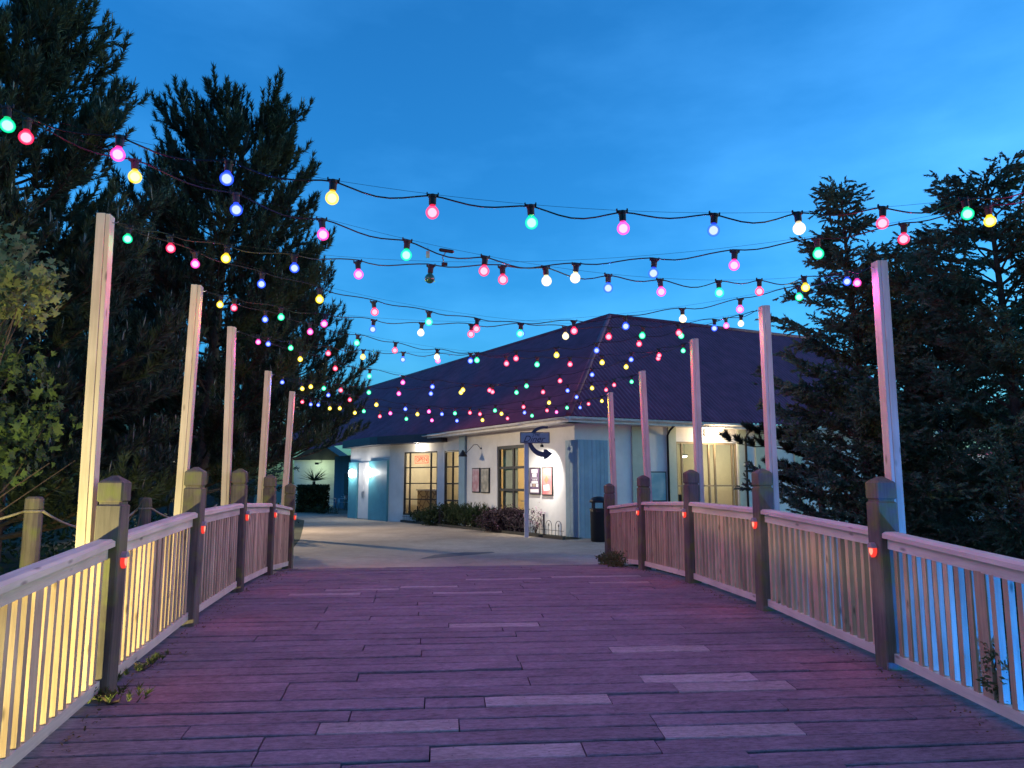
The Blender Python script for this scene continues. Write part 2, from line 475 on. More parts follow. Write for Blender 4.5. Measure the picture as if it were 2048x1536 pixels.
tag(m.build('dark_patch', M['patch']), 'long dark patch on the plaza paving', None, None, 'structure')

# ------------------------------------------------------------------ bridge deck: base and planks
mb = MB()
ss = [2.4 + 0.35 * i for i in range(36)]
ss = [s for s in ss if s < 14.6] + [14.6]
for i in range(len(ss) - 1):
    a, b = ss[i], ss[i + 1]
    mb.quad(B(a, TL - 0.15, -0.06), B(a, TR + 0.15, -0.06), B(b, TR + 0.15, -0.06), B(b, TL - 0.15, -0.06))
    mb.quad(B(a, TL - 0.15, -0.06), B(b, TL - 0.15, -0.06), B(b, TL - 0.15, -0.4), B(a, TL - 0.15, -0.4))
    mb.quad(B(a, TR + 0.15, -0.4), B(b, TR + 0.15, -0.4), B(b, TR + 0.15, -0.06), B(a, TR + 0.15, -0.06))
deck = tag(mb.build('bridge_deck', M['under']), 'arched timber bridge deck of wide weathered planks', None, None, 'structure')

PITCHROW = 0.20
def deck_hit(px, py):
    d = 5.0
    x, zz = ray(px, py)
    for _ in range(40):
        p = Vector((x * d, d, 0)); s, t = st_of(p)
        d += 0.5 * ((deck_z(s) - EYE) / zz - d)
    return st_of(Vector((x * d, d, 0)))
SKEW = math.tan(R(-2.6))             # the boards lie a touch off square
pale = {}
for (x0, x1, y) in [(635, 920, 1460), (970, 1225, 1404), (860, 1175, 1512), (1325, 1615, 1468), (1282, 1515, 1357), (1350, 1590, 1374), (1213, 1410, 1292), (897, 1078, 1248),
                    (580, 722, 1186), (652, 800, 1177), (865, 1005, 1183), (800, 916, 1172), (930, 1085, 1158), (1100, 1285, 1153), (1175, 1300, 1164)]:
    s0, t0 = deck_hit(x0, y); s1, t1 = deck_hit(x1, y)
    sm = (s0 + s1) / 2; tm = (t0 + t1) / 2
    r = round((sm - SKEW * (tm - 0.9) - 2.5) / PITCHROW)
    pale.setdefault(r, []).append((t0, t1))
nrow = int((14.55 - 2.5) / PITCHROW) + 1
ang = AX + math.atan(SKEW)
for r in range(nrow):
    sc = 2.5 + r * PITCHROW
    cuts = [TL - 0.12]
    x = TL - 0.12 + random.choice([0.9, 1.4, 1.9, 2.4, 3.2])
    while x < TR - 0.5:
        cuts.append(x); x += random.choice([1.8, 2.4, 3.0, 3.6])
    cuts.append(TR + 0.12)
    segs = []
    for a, b in pale.get(r, []):
        cuts = [c for c in cuts if not (a - 0.25 < c < b + 0.25) or c in (cuts[0], cuts[-1])] + [a, b]
    cuts = sorted(set(cuts))
    for a, b in zip(cuts[:-1], cuts[1:]):
        new = any(abs(a - q[0]) < 1e-6 and abs(b - q[1]) < 1e-6 for q in pale.get(r, []))
        tm = (a + b) / 2; s = sc + SKEW * (tm - 0.9)
        if s > 14.56: continue
        L = (b - a) - 0.008; W = PITCHROW - random.uniform(0.011, 0.024); T = 0.055
        # a plank with slightly wavy long edges and worn arrises
        nseg = max(3, int(L / 0.22)); vs = []; fs = []
        for i in range(nseg + 1):
            xx = -L / 2 + L * i / nseg
            e0 = -W / 2 + random.uniform(-0.007, 0.006); e1 = W / 2 + random.uniform(-0.006, 0.007)
            zt = random.uniform(-0.0015, 0.0015)
            vs += [(xx, e0, -T), (xx, e0, -0.006), (xx, e0 + 0.007, zt), (xx, e1 - 0.007, zt), (xx, e1, -0.006), (xx, e1, -T)]
        for i in range(nseg):
            for k in range(5):
                fs.append((i * 6 + k, (i + 1) * 6 + k, (i + 1) * 6 + k + 1, i * 6 + k + 1))
        fs.append((0, 1, 2, 3, 4, 5)); fs.append(tuple(nseg * 6 + k for k in (5, 4, 3, 2, 1, 0)))
        q = MB(); q.add(vs, fs)
        me = q.mesh('plank', M['deck_new'] if new else M['deck'])
        slope = math.atan2(deck_z(s + 0.1) - deck_z(s - 0.1), 0.2)
        o = inst('plank', me, B(s, tm, random.uniform(-0.004, 0.003)), deck)
        o.rotation_euler = (slope + R(random.uniform(-0.5, 0.5)), R(random.uniform(-0.12, 0.12)), ang)

vs = []; fs = []
for r in range(nrow):
    for j in range(11):
        t = TL + 0.15 + 0.57 * j; s = 2.5 + r * PITCHROW + SKEW * (t - 0.9)
        if s > 9.5 or s < 3.4: continue
        for ds in (-0.05, 0.05):
            c = B(s + ds + random.uniform(-0.008, 0.008), t + random.uniform(-0.012, 0.012), 0.0052); b_ = len(vs)
            vs += [c + U * (0.006 * math.sin(a)) + V * (0.006 * math.cos(a)) for a in (0, 1.05, 2.09, 3.14, 4.19, 5.24)]
            fs.append(tuple(b_ + k for k in range(6)))
q = MB(); q.add(vs, fs); q.build('screw_heads', flat('rusty_screw', (0.05, 0.035, 0.03), rough=0.6), deck)['kind'] = 'stuff'
# ------------------------------------------------------------------ railings
def slat_mesh(w, d, h, name='slat'):
    q = MB(); q.box((0, 0, 0), (d, w, h)); return q.mesh(name, M['slat'])
SLATS = [slat_mesh(0.046, 0.046, 0.845), slat_mesh(0.044, 0.048, 0.845)]
SLAT_WIDE = slat_mesh(0.095, 0.05, 0.845)
def post_mesh():
    q = MB(); w = 0.0875; c = 0.010
    def ring(h, r, c):
        return [(-r + c, -r, h), (r - c, -r, h), (r, -r + c, h), (r, r - c, h), (r - c, r, h), (-r + c, r, h), (-r, r - c, h), (-r, -r + c, h)]
    rings = [ring(-0.55, w, c), ring(1.335, w, c), ring(1.345, w - 0.012, c), ring(1.362, w - 0.012, c), ring(1.372, w, c), ring(1.50, w, c), ring(1.515, w - 0.012, c), ring(1.553, 0.018, 0.004)]
    vs = [p for r_ in rings for p in r_]; fs = []
    for i in range(len(rings) - 1):
        for k in range(8):
            fs.append((i * 8 + k, i * 8 + (k + 1) % 8, (i + 1) * 8 + (k + 1) % 8, (i + 1) * 8 + k))
    fs.append(tuple(range(len(rings) * 8 - 8, len(rings) * 8)))
    q.add(vs, fs)
    return q.mesh('post', M['post'])
POST = post_mesh()
def railing(t, label):
    root = empty('bridge_railing', B(S_POST[0], t), label, 'railing')
    for s in S_POST:
        inst('post', POST, B(s, t), root, (R(random.uniform(-0.5, 0.5)), R(random.uniform(-0.5, 0.5)), AX + R(random.uniform(-1.5, 1.5))))
    for i in range(len(S_POST) - 1):
        a, b = S_POST[i] + 0.088, S_POST[i + 1] - 0.088
        za, zb = deck_z(a), deck_z(b)
        def at_(s, h, dt=0.0):
            k = (s - a) / (b - a); return BZ(s, t + dt, za + (zb - za) * k + h)
        # handrail with a weathered (canted) top
        q = MB(); d = (at_(b, 0) - at_(a, 0)); L = d.length; d.normalize()
        pr = [(-0.072, 0), (0.072, 0), (0.072, 0.036), (0.045, 0.052), (-0.045, 0.052), (-0.072, 0.036)]
        q.prism(Vector((0, -L / 2, 0)), Vector((1, 0, 0)), Vector((0, 0, 1)), pr, Vector((0, 1, 0)), L)
        q.f = [f[::-1] for f in q.f]
        o = inst('handrail', q.mesh('handrail', M['cap']), at_((a + b) / 2, 1.055), root)
        o.rotation_euler = (math.atan2(zb - za, b - a), 0, AX)
        for nm, h, w, hh in (('top_rail', 1.010, 0.052, 0.088), ('bottom_rail', 0.098, 0.06, 0.075)):
            q = MB(); q.box((0, 0, 0), (w, L, hh))
            o = inst(nm, q.mesh(nm, M['cap']), at_((a + b) / 2, h), root)
            o.rotation_euler = (math.atan2(zb - za, b - a), 0, AX)
        n = 17
        for k in range(n):
            s = a + (b - a) * (k + 0.75) / (n + 0.5)
            me = SLAT_WIDE if k == n // 2 else random.choice(SLATS)
            inst('slat', me, at_(s, 0.5505), root, (R(random.uniform(-0.25, 0.25)), R(random.uniform(-0.3, 0.3)), AX + R(random.uniform(-3, 3))))
    return root
rail_l = railing(TL, 'left timber bridge railing, its near slats lit yellow from behind')
rail_r = railing(TR, 'right timber bridge railing, its nearest slats lit blue from behind')

# ------------------------------------------------------------------ red lamps on the railing posts
M['lens_red'] = emit('red_lens', (1.0, 0.06, 0.045), 1.0)
M['lens_core'] = emit('red_lens_core', (1.0, 0.40, 0.28), 1.2, sample=False)
M['lampcap'] = flat('pale_lamp_cap', (0.30, 0.27, 0.26), rough=0.5)
def post_lamp(s, t, sign, label):
    o = B(s, t + sign * 0.0885, 0.895)
    root = empty('post_lamp', o, label, 'lamp', 'red lamps on the railing posts')
    n = V * sign; ex = U * (-sign) ; up = Vector((0, 0, 1))
    ex = up.cross(n)
    cap = [(0.040, 0.07)] + [(0.037 * math.cos(k * math.pi / 8), 0.07 + 0.042 * math.sin(k * math.pi / 8)) for k in range(1, 8)] + [(-0.040, 0.07)]
    q = MB(); q.prism(o, ex, up, cap, n, 0.042); q.build('cap', M['lampcap'], root)
    sh = [(-0.036, 0.069), (-0.036, 0.034), (-0.025, 0.010), (0, -0.010), (0.025, 0.010), (0.036, 0.034), (0.036, 0.069)]
    q = MB(); q.prism(o, ex, up, sh, n, 0.030); ln = q.build('lens', M['lens_red'], root)
    co = [(x * 0.66, 0.036 + (y - 0.030) * 0.7) for x, y in sh]
    q = MB(); q.prism(o + n * 0.0302, ex, up, co, n, 0.004); q.build('glow_plate', M['lens_core'], ln)
    lamp('SPOT', 'lamp_light', o + n * 0.06 + up * 0.02, 9.0, (1.0, 0.10, 0.06), root, 0.03, o + n * 0.75 - up * 0.8, R(100), 0.9)
    return root
for i, (sl, sr) in enumerate(zip(S_POST[1:], S_POST[1:])):
    ordn = ['nearest', 'second', 'third', 'fourth', 'farthest'][i]
    post_lamp(sl, TL, 1, '%s red shield lamp on the left railing posts' % ordn)
    if i < 4: post_lamp(sr, TR, -1, '%s red shield lamp on the right railing posts' % (ordn if i < 3 else 'farthest'))

# small notice on the second left post
o = B(S_POST[2], TL, 1.19) - U * 0.0885
root = empty('small_notice', o, 'small red and white notice on the second left railing post', 'notice')
q = MB(); q.box(o - U * 0.002, (0.10, 0.004, 0.068), ROTB); q.build('plate', flat('notice_white', (0.8, 0.76, 0.72), var=0.03), root)
red = flat('notice_red', (0.45, 0.10, 0.06), var=0.05)
for x0 in (-0.028, 0.03):
    q = MB(); q.box(o - U * 0.005 + V * x0 - Vector((0, 0, 0.008)), (0.034, 0.002, 0.044), ROTB); q.build('red_field', red, root)
q = MB(); q.prism(o - U * 0.0045, V, Vector((0, 0, 1)), [(-0.016, -0.03), (0.018, -0.03), (0.008, 0.0), (0.008, 0.018), (-0.006, 0.018), (-0.006, 0.0)], -U, 0.003)
q.build('figure', flat('notice_figure', (0.8, 0.78, 0.74), var=0.03), root)

# ------------------------------------------------------------------ tall festoon poles
POLE_TOP = {'L': [None, (212, 430), (395, 571), (464, 654), (537, 742), (585, 783)], 'R': [None, (1758, 523), (1528, 612), (1388, 678), (1284, 742), (1220, 785)]}
HOOK = {}
M['hook'] = flat('steel_hook', (0.4, 0.4, 0.42), rough=0.4, metal=1.0)
for side, t in (('L', TL - 0.16), ('R', TR + 0.15)):
    sg = 1 if side == 'L' else -1
    for i, s in enumerate(S_POST):
        base = B(s + 0.03, t, -0.45)
        if POLE_TOP[side][i]:
            tp = at(*POLE_TOP[side][i], base.y)
            tp = Vector((tp.x, tp.y, deck_z(s) + 3.43)) if i == 0 else tp
        else:
            tp = B(s + 0.03, t + sg * 0.02, 3.42); tp.z = EYE + (1.93 if side == 'L' else 1.86)
        ordn = ['out-of-frame nearest', 'nearest', 'second', 'third', 'fourth', 'farthest'][i]
        sd_ = 'left' if side == 'L' else 'right'
        root = empty('festoon_pole', base, ('%s tall pale timber pole behind the %s railing' % (ordn, sd_)) if i else ('tall pale timber pole just outside the %s edge of the picture' % sd_), 'pole', 'poles carrying the coloured bulbs')
        d = (tp - base).normalized()
        w1, w2 = 0.066, 0.034
        for nm, dt, w in (('board', -sg * 0.018, w1), ('board', sg * 0.033, w2)):
            q = MB(); off = V * dt
            q.bar(base + off, tp + off - d * (0 if w == w1 else 0.004), w - 0.0015, 0.098 if w == w1 else 0.094, up=U)
            q.build(nm, M['pole'], root, bevel=0.003, origin=(base + tp) / 2)
        if i > 0:
            for hh in (0.62, 1.02):                                  # coach bolts into the railing post
                bp_ = base + d * (0.45 + hh) - U * 0.051
                q = MB(); q.box(bp_, (0.026, 0.008, 0.026), ROTB); q.build('bolt', M['hook'], root)
        hk = tp + V * sg * 0.05 - d * 0.06
        q = MB(); q.tube([hk, hk + V * sg * 0.03, hk + V * sg * 0.045 + Vector((0, 0, 0.012))], 0.004, 6); q.build('hook', M['hook'], root)
        HOOK[side + str(i)] = hk + V * sg * 0.04

# ------------------------------------------------------------------ strings of coloured bulbs
BULB = {'G': (0.0, 0.75, 0.30), 'R': (1.0, 0.02, 0.10), 'P': (1.0, 0.04, 0.42), 'Y': (1.0, 0.66, 0.02), 'W': (1.0, 0.80, 0.45), 'B': (0.02, 0.08, 1.0)}
POWER = {'G': 0.9, 'R': 5.6, 'P': 5.6, 'Y': 3.2, 'W': 3.0, 'B': 5.2}          # watts as read in the exposed picture
for k, c in BULB.items():
    M['core' + k] = emit('bulb_core_' + k, tuple(0.34 + 0.66 * x for x in c), 5.5, sample=False)
    M['inner' + k] = shell('bulb_inner_' + k, tuple(0.06 + 0.94 * x for x in c), 3.0, 0.40)
    M['shell' + k] = shell('bulb_shell_' + k, c, 2.2, 0.42)
    ld = bpy.data.lights.new('bulb_light_' + k, 'POINT'); ld.energy = POWER[k] * KE; ld.color = tuple(0.015 + 0.985 * x for x in c); ld.shadow_soft_size = 0.0
    M['ld' + k] = ld
M['shellX'] = flat('unlit_green_bulb', (0.01, 0.09, 0.06), rough=0.2, spec=0.5)
def sphere_mesh(name, r, mat, n=14, k=9, neck=False):
    q = MB(); prof = []
    for i in range(1, k):
        a = math.pi * i / k
        prof.append((r * math.sin(a), -r * math.cos(a)))
    if neck: prof = [p for p in prof if p[1] < r * 0.72] + [(0.0145, r * 1.02), (0.0140, r * 1.30)]
    q.lathe((0, 0, 0), prof, n)
    return q.mesh(name, mat, True)
BR = 0.0345
for k in BULB:
    M['me_core' + k] = sphere_mesh('filament_' + k, BR * 0.68, M['core' + k], 12, 8)
    M['me_inner' + k] = sphere_mesh('diffuser_' + k, BR * 0.86, M['inner' + k], 14, 9)
    M['me_shell' + k] = sphere_mesh('bulb_' + k, BR, M['shell' + k], 16, 10, True)
M['me_shellX'] = sphere_mesh('bulb_unlit', BR, M['shellX'], 16, 10, True)
q = MB()
q.lathe((0, 0, 0), [(0.016, -0.001), (0.019, 0.002), (0.0195, 0.036), (0.023, 0.040), (0.023, 0.052), (0.012, 0.058)], 12)
q.box((0, 0, 0.052), (0.062, 0.012, 0.012)); q.box((0.029, 0, 0.060), (0.006, 0.010, 0.014)); q.box((-0.029, 0, 0.060), (0.006, 0.010, 0.014))
M['me_socket'] = q.mesh('socket', M['cable'])
STRINGS = [
 ('L0', 'R0', 0.39, 'nearest', [(18,'G'),(238,'P'),(455,'B'),(665,'Y'),(865,'R'),(1063,'G'),(1246,'P'),(1426,'B'),(1597,'W'),(1763,'R'),(1933,'G'),(2085,'P')]),
 ('L0', 'R1', 0.44, '', [(55,'R'),(272,'Y'),(474,'B'),(647,'P'),(813,'G'),(968,'R'),(1093,'W'),(1216,'B'),(1322,'P'),(1438,'G'),(1518,'R'),(1610,'Y'),(1693,'B')]),
 ('L1', 'R0', 0.42, '', [(257,'G'),(343,'R'),(453,'Y'),(590,'B'),(718,'P'),(860,'X'),(1006,'R'),(1150,'W'),(1306,'B'),(1467,'P'),(1635,'G'),(1805,'R'),(1977,'Y')]),
 ('L1', 'R2', 0.44, '', [(392,'P'),(524,'B'),(640,'Y'),(750,'R'),(858,'G'),(953,'R'),(1043,'B'),(1131,'W'),(1217,'R'),(1284,'G'),(1357,'R'),(1428,'B'),(1481,'W')]),
 ('L2', 'R1', 0.42, '', [(441,'Y'),(469,'R'),(563,'G'),(649,'P'),(746,'B'),(842,'W'),(942,'R'),(1040,'G'),(1148,'R'),(1251,'B'),(1365,'W'),(1479,'P'),(1597,'G'),(1713,'P')]),
 ('L2', 'R3', 0.42, '', [(531,'B'),(621,'P'),(714,'G'),(790,'R'),(874,'W'),(941,'B'),(1013,'R'),(1074,'G'),(1140,'R'),(1204,'Y'),(1262,'B'),(1318,'R'),(1370,'G')]),
 ('L3', 'R2', 0.40, '', [(517,'P'),(537,'B'),(582,'G'),(657,'R'),(726,'Y'),(806,'B'),(876,'P'),(954,'G'),(1032,'R'),(1113,'Y'),(1193,'B'),(1278,'R'),(1362,'G'),(1452,'P')]),
 ('L3', 'R4', 0.42, '', [(601,'Y'),(671,'R'),(739,'G'),(806,'P'),(865,'B'),(926,'Y'),(985,'R'),(1033,'G'),(1086,'R'),(1135,'B'),(1184,'Y'),(1228,'R'),(1263,'G')]),
 ('L4', 'R3', 0.40, '', [(565,'B'),(622,'Y'),(648,'G'),(682,'R'),(738,'G'),(798,'P'),(862,'B'),(922,'Y'),(979,'R'),(1053,'G'),(1120,'R'),(1184,'B'),(1252,'Y'),(1316,'R')]),
 ('L4', 'R5', 0.40, '', [(605,'Y'),(657,'B'),(700,'R'),(753,'Y'),(811,'B'),(858,'P'),(910,'G'),(960,'R'),(1003,'Y'),(1049,'B'),(1094,'R'),(1134,'G'),(1177,'R'),(1207,'Y')]),
 ('L5', 'R4', 0.40, '', [(605,'R'),(637,'B'),(680,'Y'),(728,'G'),(781,'P'),(835,'Y'),(884,'B'),(940,'R'),(990,'G'),(1047,'R'),(1098,'Y'),(1153,'B'),(1212,'R')]),
 ('L5', 'R5', 0.38, 'farthest', [(622,'B'),(660,'Y'),(710,'Y'),(760,'R'),(813,'G'),(864,'P'),(914,'B'),(965,'Y'),(1015,'R'),(1064,'G'),(1113,'P'),(1160,'B')]),
]
names_p = {'0': 'out-of-frame nearest', '1': 'nearest', '2': 'second', '3': 'third', '4': 'fourth', '5': 'farthest'}
for (a, b, sag, _, bulbs) in STRINGS:
    A, Bp = HOOK[a], HOOK[b]
    if a == 'L0' and b == 'R0':
        lab = 'nearest string of large coloured bulbs, crossing from frame edge to frame edge'
    elif a == 'L0':
        lab = 'coloured bulb string running from the upper left edge to the nearest right pole'
    elif b == 'R0':
        lab = 'coloured bulb string running from the nearest left pole to the right edge'
    else:
        lab = 'coloured bulb string from the %s left pole to the %s right pole' % (names_p[a[1]], names_p[b[1]])
    root = empty('festoon_string', A, lab, 'string lights', 'strings of coloured bulbs over the bridge')
    def cab(t, k=sag, A=A, Bp=Bp):
        p = A.lerp(Bp, t); p.z -= 4 * k * t * (1 - t); return p
    ts = []
    for px, c in bulbs:
        lo, hi = 0.0, 1.0
        for _i in range(40):
            mid = (lo + hi) / 2
            if project_x(cab(mid)) < px: lo = mid
            else: hi = mid
        ts.append(min(0.985, max(0.012, lo)))
    N = 90
    ph = random.uniform(0, 6)
    knots = sorted([0.0] + ts + [1.0])
    def cable_pt(t):
        p = cab(t)
        for k0, k1 in zip(knots[:-1], knots[1:]):
            if k0 <= t <= k1 and k1 > k0:
                q_ = (t - k0) / (k1 - k0)
                p.z -= 0.035 * math.sin(math.pi * q_) * (0.6 + 0.4 * math.sin(k0 * 40 + ph)) * min(1, (k1 - k0) * 12)
                p.z += 0.010 * math.sin(2 * math.pi * q_ + ph)
        return p
    q = MB(); q.tube([cable_pt(i / N) for i in range(N + 1)], 0.0042, 6); q.build('cable', M['cable'], root)
    q = MB(); q.tube([cab(i / 40, sag * 0.955) for i in range(41)], 0.001, 4); q.build('support_wire', M['cable'], root)
    dirv = (Bp - A); rz = math.atan2(dirv.y, dirv.x)
    for (px, c), t in zip(bulbs, ts):
        p = cable_pt(t)
        tx, ty = R(random.uniform(-6, 6)), R(random.uniform(-6, 6))
        c0 = p - Vector((0, 0, 0.060 + BR * 1.25))
        bo = inst('bulb', M['me_shell' + c], c0, root, (tx, ty, rz))
        so = inst('socket', M['me_socket'], c0, bo); so.location = (0, 0, BR * 1.20)
        if c != 'X':
            inst('filament', M['me_core' + c], c0, bo); inst('diffuser', M['me_inner' + c], c0, bo)
            lo_ = bpy.data.objects.new('bulb_light', M['ld' + c]); lo_.location = (0, 0, -BR * 1.12); link(lo_, bo)
# plug connectors on two neighbouring strings, a link lead and a paper tag
def string_point(a, b, sag, px):
    lo, hi = 0.0, 1.0
    for _ in range(40):
        mid = (lo + hi) / 2; p = HOOK[a].lerp(HOOK[b], mid); p.z -= 4 * sag * mid * (1 - mid)
        if project_x(p) < px: lo = mid
        else: hi = mid
    p = HOOK[a].lerp(HOOK[b], lo); p.z -= 4 * sag * lo * (1 - lo)
    return p
c1 = string_point('L0', 'R1', 0.44, 893); c2 = string_point('L1', 'R0', 0.42, 889); c3 = string_point('L0', 'R1', 0.44, 856)
lk = empty('link_lead', c1, 'short black lead with plugs linking two bulb strings above the bridge', 'cable')
dv = (HOOK['R1'] - HOOK['L0']).normalized()
q = MB(); q.tube([c1 - dv * 0.05, c1 - dv * 0.04, c1 + dv * 0.04, c1 + dv * 0.05], [0.006, 0.012, 0.012, 0.006], 8); q.build('plug', M['cable'], lk)
q = MB(); q.tube([c2 - V * 0.02, c2 + V * 0.02], 0.013, 8); q.build('plug', M['cable'], lk)
q = MB(); q.tube([c1, c1.lerp(c2, 0.5) - V * 0.02, c2], 0.003, 5); q.build('lead', M['cable'], lk)
pt = empty('paper_tag', c3, 'small pale tag hanging from the second bulb string', 'tag')
q = MB(); q.box(c3 - Vector((0, 0, 0.05)), (0.022, 0.002, 0.045)); q.build('tag_sheet', M['lampcap'], pt)
q = MB(); q.tube([c3, c3 - Vector((0, 0, 0.03))], 0.001, 4); q.build('tag_string', M['cable'], pt)

# ------------------------------------------------------------------ floodlights behind the railings
M['flood_y'] = emit('yellow_flood_lens', (1.0, 0.72, 0.18), 12)
M['flood_b'] = emit('blue_flood_lens', (0.05, 0.42, 1.0), 12)
def flood(p, aim, col, mat, energy, label, spot=110):
    root = empty('floodlight', (p.x, p.y, p.z - 0.12), label, 'floodlight')
    d = (aim - p).normalized(); x = d.cross(Vector((0, 0, 1))).normalized(); z = x.cross(d)
    m3 = Matrix((x, d, z)).transposed()
    q = MB(); q.box(p - d * 0.035, (0.20, 0.06, 0.14), m3); hs = q.build('housing', M['black'], root, bevel=0.008)
    q = MB(); q.box(p - d * 0.002, (0.175, 0.004, 0.115), m3); q.build('lens', mat, root)
    q = MB(); q.bar(p - d * 0.03 + x * 0.11, p - d * 0.03 + x * 0.11 - Vector((0, 0, 0.14)), 0.012, 0.03); q.bar(p - d * 0.03 - x * 0.11, p - d * 0.03 - x * 0.11 - Vector((0, 0, 0.14)), 0.012, 0.03)
    q.bar(p - d * 0.03 - x * 0.115 - Vector((0, 0, 0.14)), p - d * 0.03 + x * 0.115 - Vector((0, 0, 0.14)), 0.03, 0.012); q.build('bracket', M['black'], root)
    q = MB(); g = Vector((p.x, p.y, p.z - 0.14)); q.bar(g, Vector((p.x, p.y, -0.8)), 0.06, 0.06, up=(0, 1, 0)); q.build('stake', M['post'], root)
    lamp('SPOT', 'flood_light', p + d * 0.02, energy, col, root, 0.06, aim, R(spot), 0.6)
    return root
flood(BZ(3.9, TL - 1.9, -0.25), BZ(7.2, TL, 0.75), (1.0, 0.90, 0.36), M['flood_y'], 1250, 'yellow floodlight on a stake outside the left railing', 112)
flood(BZ(3.5, TR + 1.0, -0.15), BZ(5.2, TR, 0.65), (0.004, 0.17, 1.0), M['flood_b'], 480, 'blue floodlight on a stake outside the right railing', 88)

# ------------------------------------------------------------------ the diner
LD = Vector((-0.522, 0.853, 0)).normalized()        # along the left front, away from the camera
RD = Vector((0.9, 0.436, 0)).normalized()           # along the right front
LN = Vector((-LD.y, LD.x, 0)); LN = LN if LN.y < 0 else -LN      # outward normals
RN = Vector((RD.y, -RD.x, 0)); RN = RN if RN.y < 0 else -RN
CORNER = Vector((1.87, 22.42, 0))
ZU = Vector((0, 0, 1))
WALL_H = 3.42
def k_at(P, D, px):
    """distance along a wall where photo column px meets it (at eye level)"""
    x = ray(px, 966)[0]
    return (x * P.y - P.x) / (D.x - x * D.y)
def z_at(P, D, k, py, px=None):
    q = P + D * k
    pxx = px if px is not None else project_x(Vector((q.x, q.y, EYE)))
    return EYE + ray(pxx, py)[1] * q.y
diner = empty('diner_building', CORNER, 'white single-storey diner with dark corrugated roof and lit windows', 'building')
def wall_part(name, P, D, N, L, zs, openings, mat, th=0.18):
    """a wall slab with rectangular openings (k0,k1,z0,z1)"""
    ks = sorted(set([0.0, L] + [v for o in openings for v in o[:2]])); zz = sorted(set(list(zs) + [v for o in openings for v in o[2:]]))
    q = MB()
    for a, b in zip(ks[:-1], ks[1:]):
        for c, d in zip(zz[:-1], zz[1:]):
            if any(o[0] - 1e-6 <= a and b <= o[1] + 1e-6 and o[2] - 1e-6 <= c and d <= o[3] + 1e-6 for o in openings): continue
            p0 = P + D * a; p1 = P + D * b
            o1, o2 = p0 + ZU * c, p1 + ZU * c; o3, o4 = p1 + ZU * d, p0 + ZU * d
            q.quad(o1, o2, o3, o4)
            i = [v - N * th for v in (o1, o2, o3, o4)]
            q.quad(i[1], i[0], i[3], i[2])
    for (a, b, c, d) in openings:                     # reveals
        e = [P + D * a + ZU * c, P + D * b + ZU * c, P + D * b + ZU * d, P + D * a + ZU * d]
        for j in range(4):
            q.quad(e[j], e[(j + 1) % 4], e[(j + 1) % 4] - N * th, e[j] - N * th)
    return q.build(name, mat, diner)
def wbox(P, D, N, k0, k1, z0, z1, out, back=0.0):
    """a box on a wall between k0..k1, z0..z1, standing proud by out"""
    q = MB(); c = P + D * ((k0 + k1) / 2) + N * ((out + back) / 2) + ZU * ((z0 + z1) / 2)
    m3 = Matrix((D, N, ZU)).transposed()
    q.box(c, (abs(k1 - k0), abs(out - back), abs(z1 - z0)), m3)
    return q
def window_part(P, D, N, k0, k1, z0, z1, cols, rows, fw=0.05, mat=None, cuts=None):
    mat = mat or M['frame']
    q = MB(); m3 = Matrix((D, N, ZU)).transposed()
    def b(ka, kb, za, zb, dp=0.07, c=-0.06):
        q.box(P + D * ((ka + kb) / 2) + N * c + ZU * ((za + zb) / 2), (abs(kb - ka), dp, abs(zb - za)), m3)
    b(k0, k0 + fw, z0, z1); b(k1 - fw, k1, z0, z1); b(k0 + fw, k1 - fw, z0, z0 + fw); b(k0 + fw, k1 - fw, z1 - fw, z1)
    w = q.build('window', mat, diner)
    kc = cuts or [k0 + (k1 - k0) * i / cols for i in range(cols + 1)]
    zc = [z0 + (z1 - z0) * i / rows for i in range(rows + 1)]
    for kk in kc[1:-1]:
        q = MB(); b(kk - fw * 0.45, kk + fw * 0.45, z0 + fw, z1 - fw, 0.06, -0.058); q.build('mullion', mat, w)
    for zz in zc[1:-1]:
        q = MB(); b(k0 + fw, k1 - fw, zz - fw * 0.38, zz + fw * 0.38, 0.05, -0.056); q.build('glazing_bar', mat, w)
    for i in range(cols):
        for j in range(rows):
            q = MB(); g = 0.012
            a = P + D * (kc[i] + g) - N * (0.062 + random.uniform(-0.002, 0.002))
            c = P + D * (kc[i + 1] - g) - N * (0.062 + random.uniform(-0.002, 0.002))
            vv = [a + ZU * (zc[j] + g), c + ZU * (zc[j] + g), c + ZU * (zc[j + 1] - g), a + ZU * (zc[j + 1] - g)]
            if (vv[1] - vv[0]).cross(vv[3] - vv[0]).dot(N) < 0: vv = vv[::-1]
            q.quad(*vv); q.build('pane', M['glass'], w)
    return w

# left front: from the corner back to the side window
K_SIDE = k_at(CORNER, LD, 886)
kwA, kwB = k_at(CORNER, LD, 1058), k_at(CORNER, LD, 994)
zwT, zwB = z_at(CORNER, LD, kwB, 893), 0.62
ks0, ks1 = k_at(CORNER, LD, 919), k_at(CORNER, LD, 888)
zsT, zsB = z_at(CORNER, LD, ks0, 899), 0.28
wall_part('front_wall', CORNER, LD, LN, K_SIDE, (0, WALL_H), [(kwA, kwB, zwB, zwT), (ks0, ks1, zsB, zsT)], M['wall'])
window_part(CORNER, LD, LN, kwA, kwB, zwB, zwT, 2, 3, 0.11)
window_part(CORNER, LD, LN, ks0, ks1, zsB, zsT, 2, 4, 0.07)
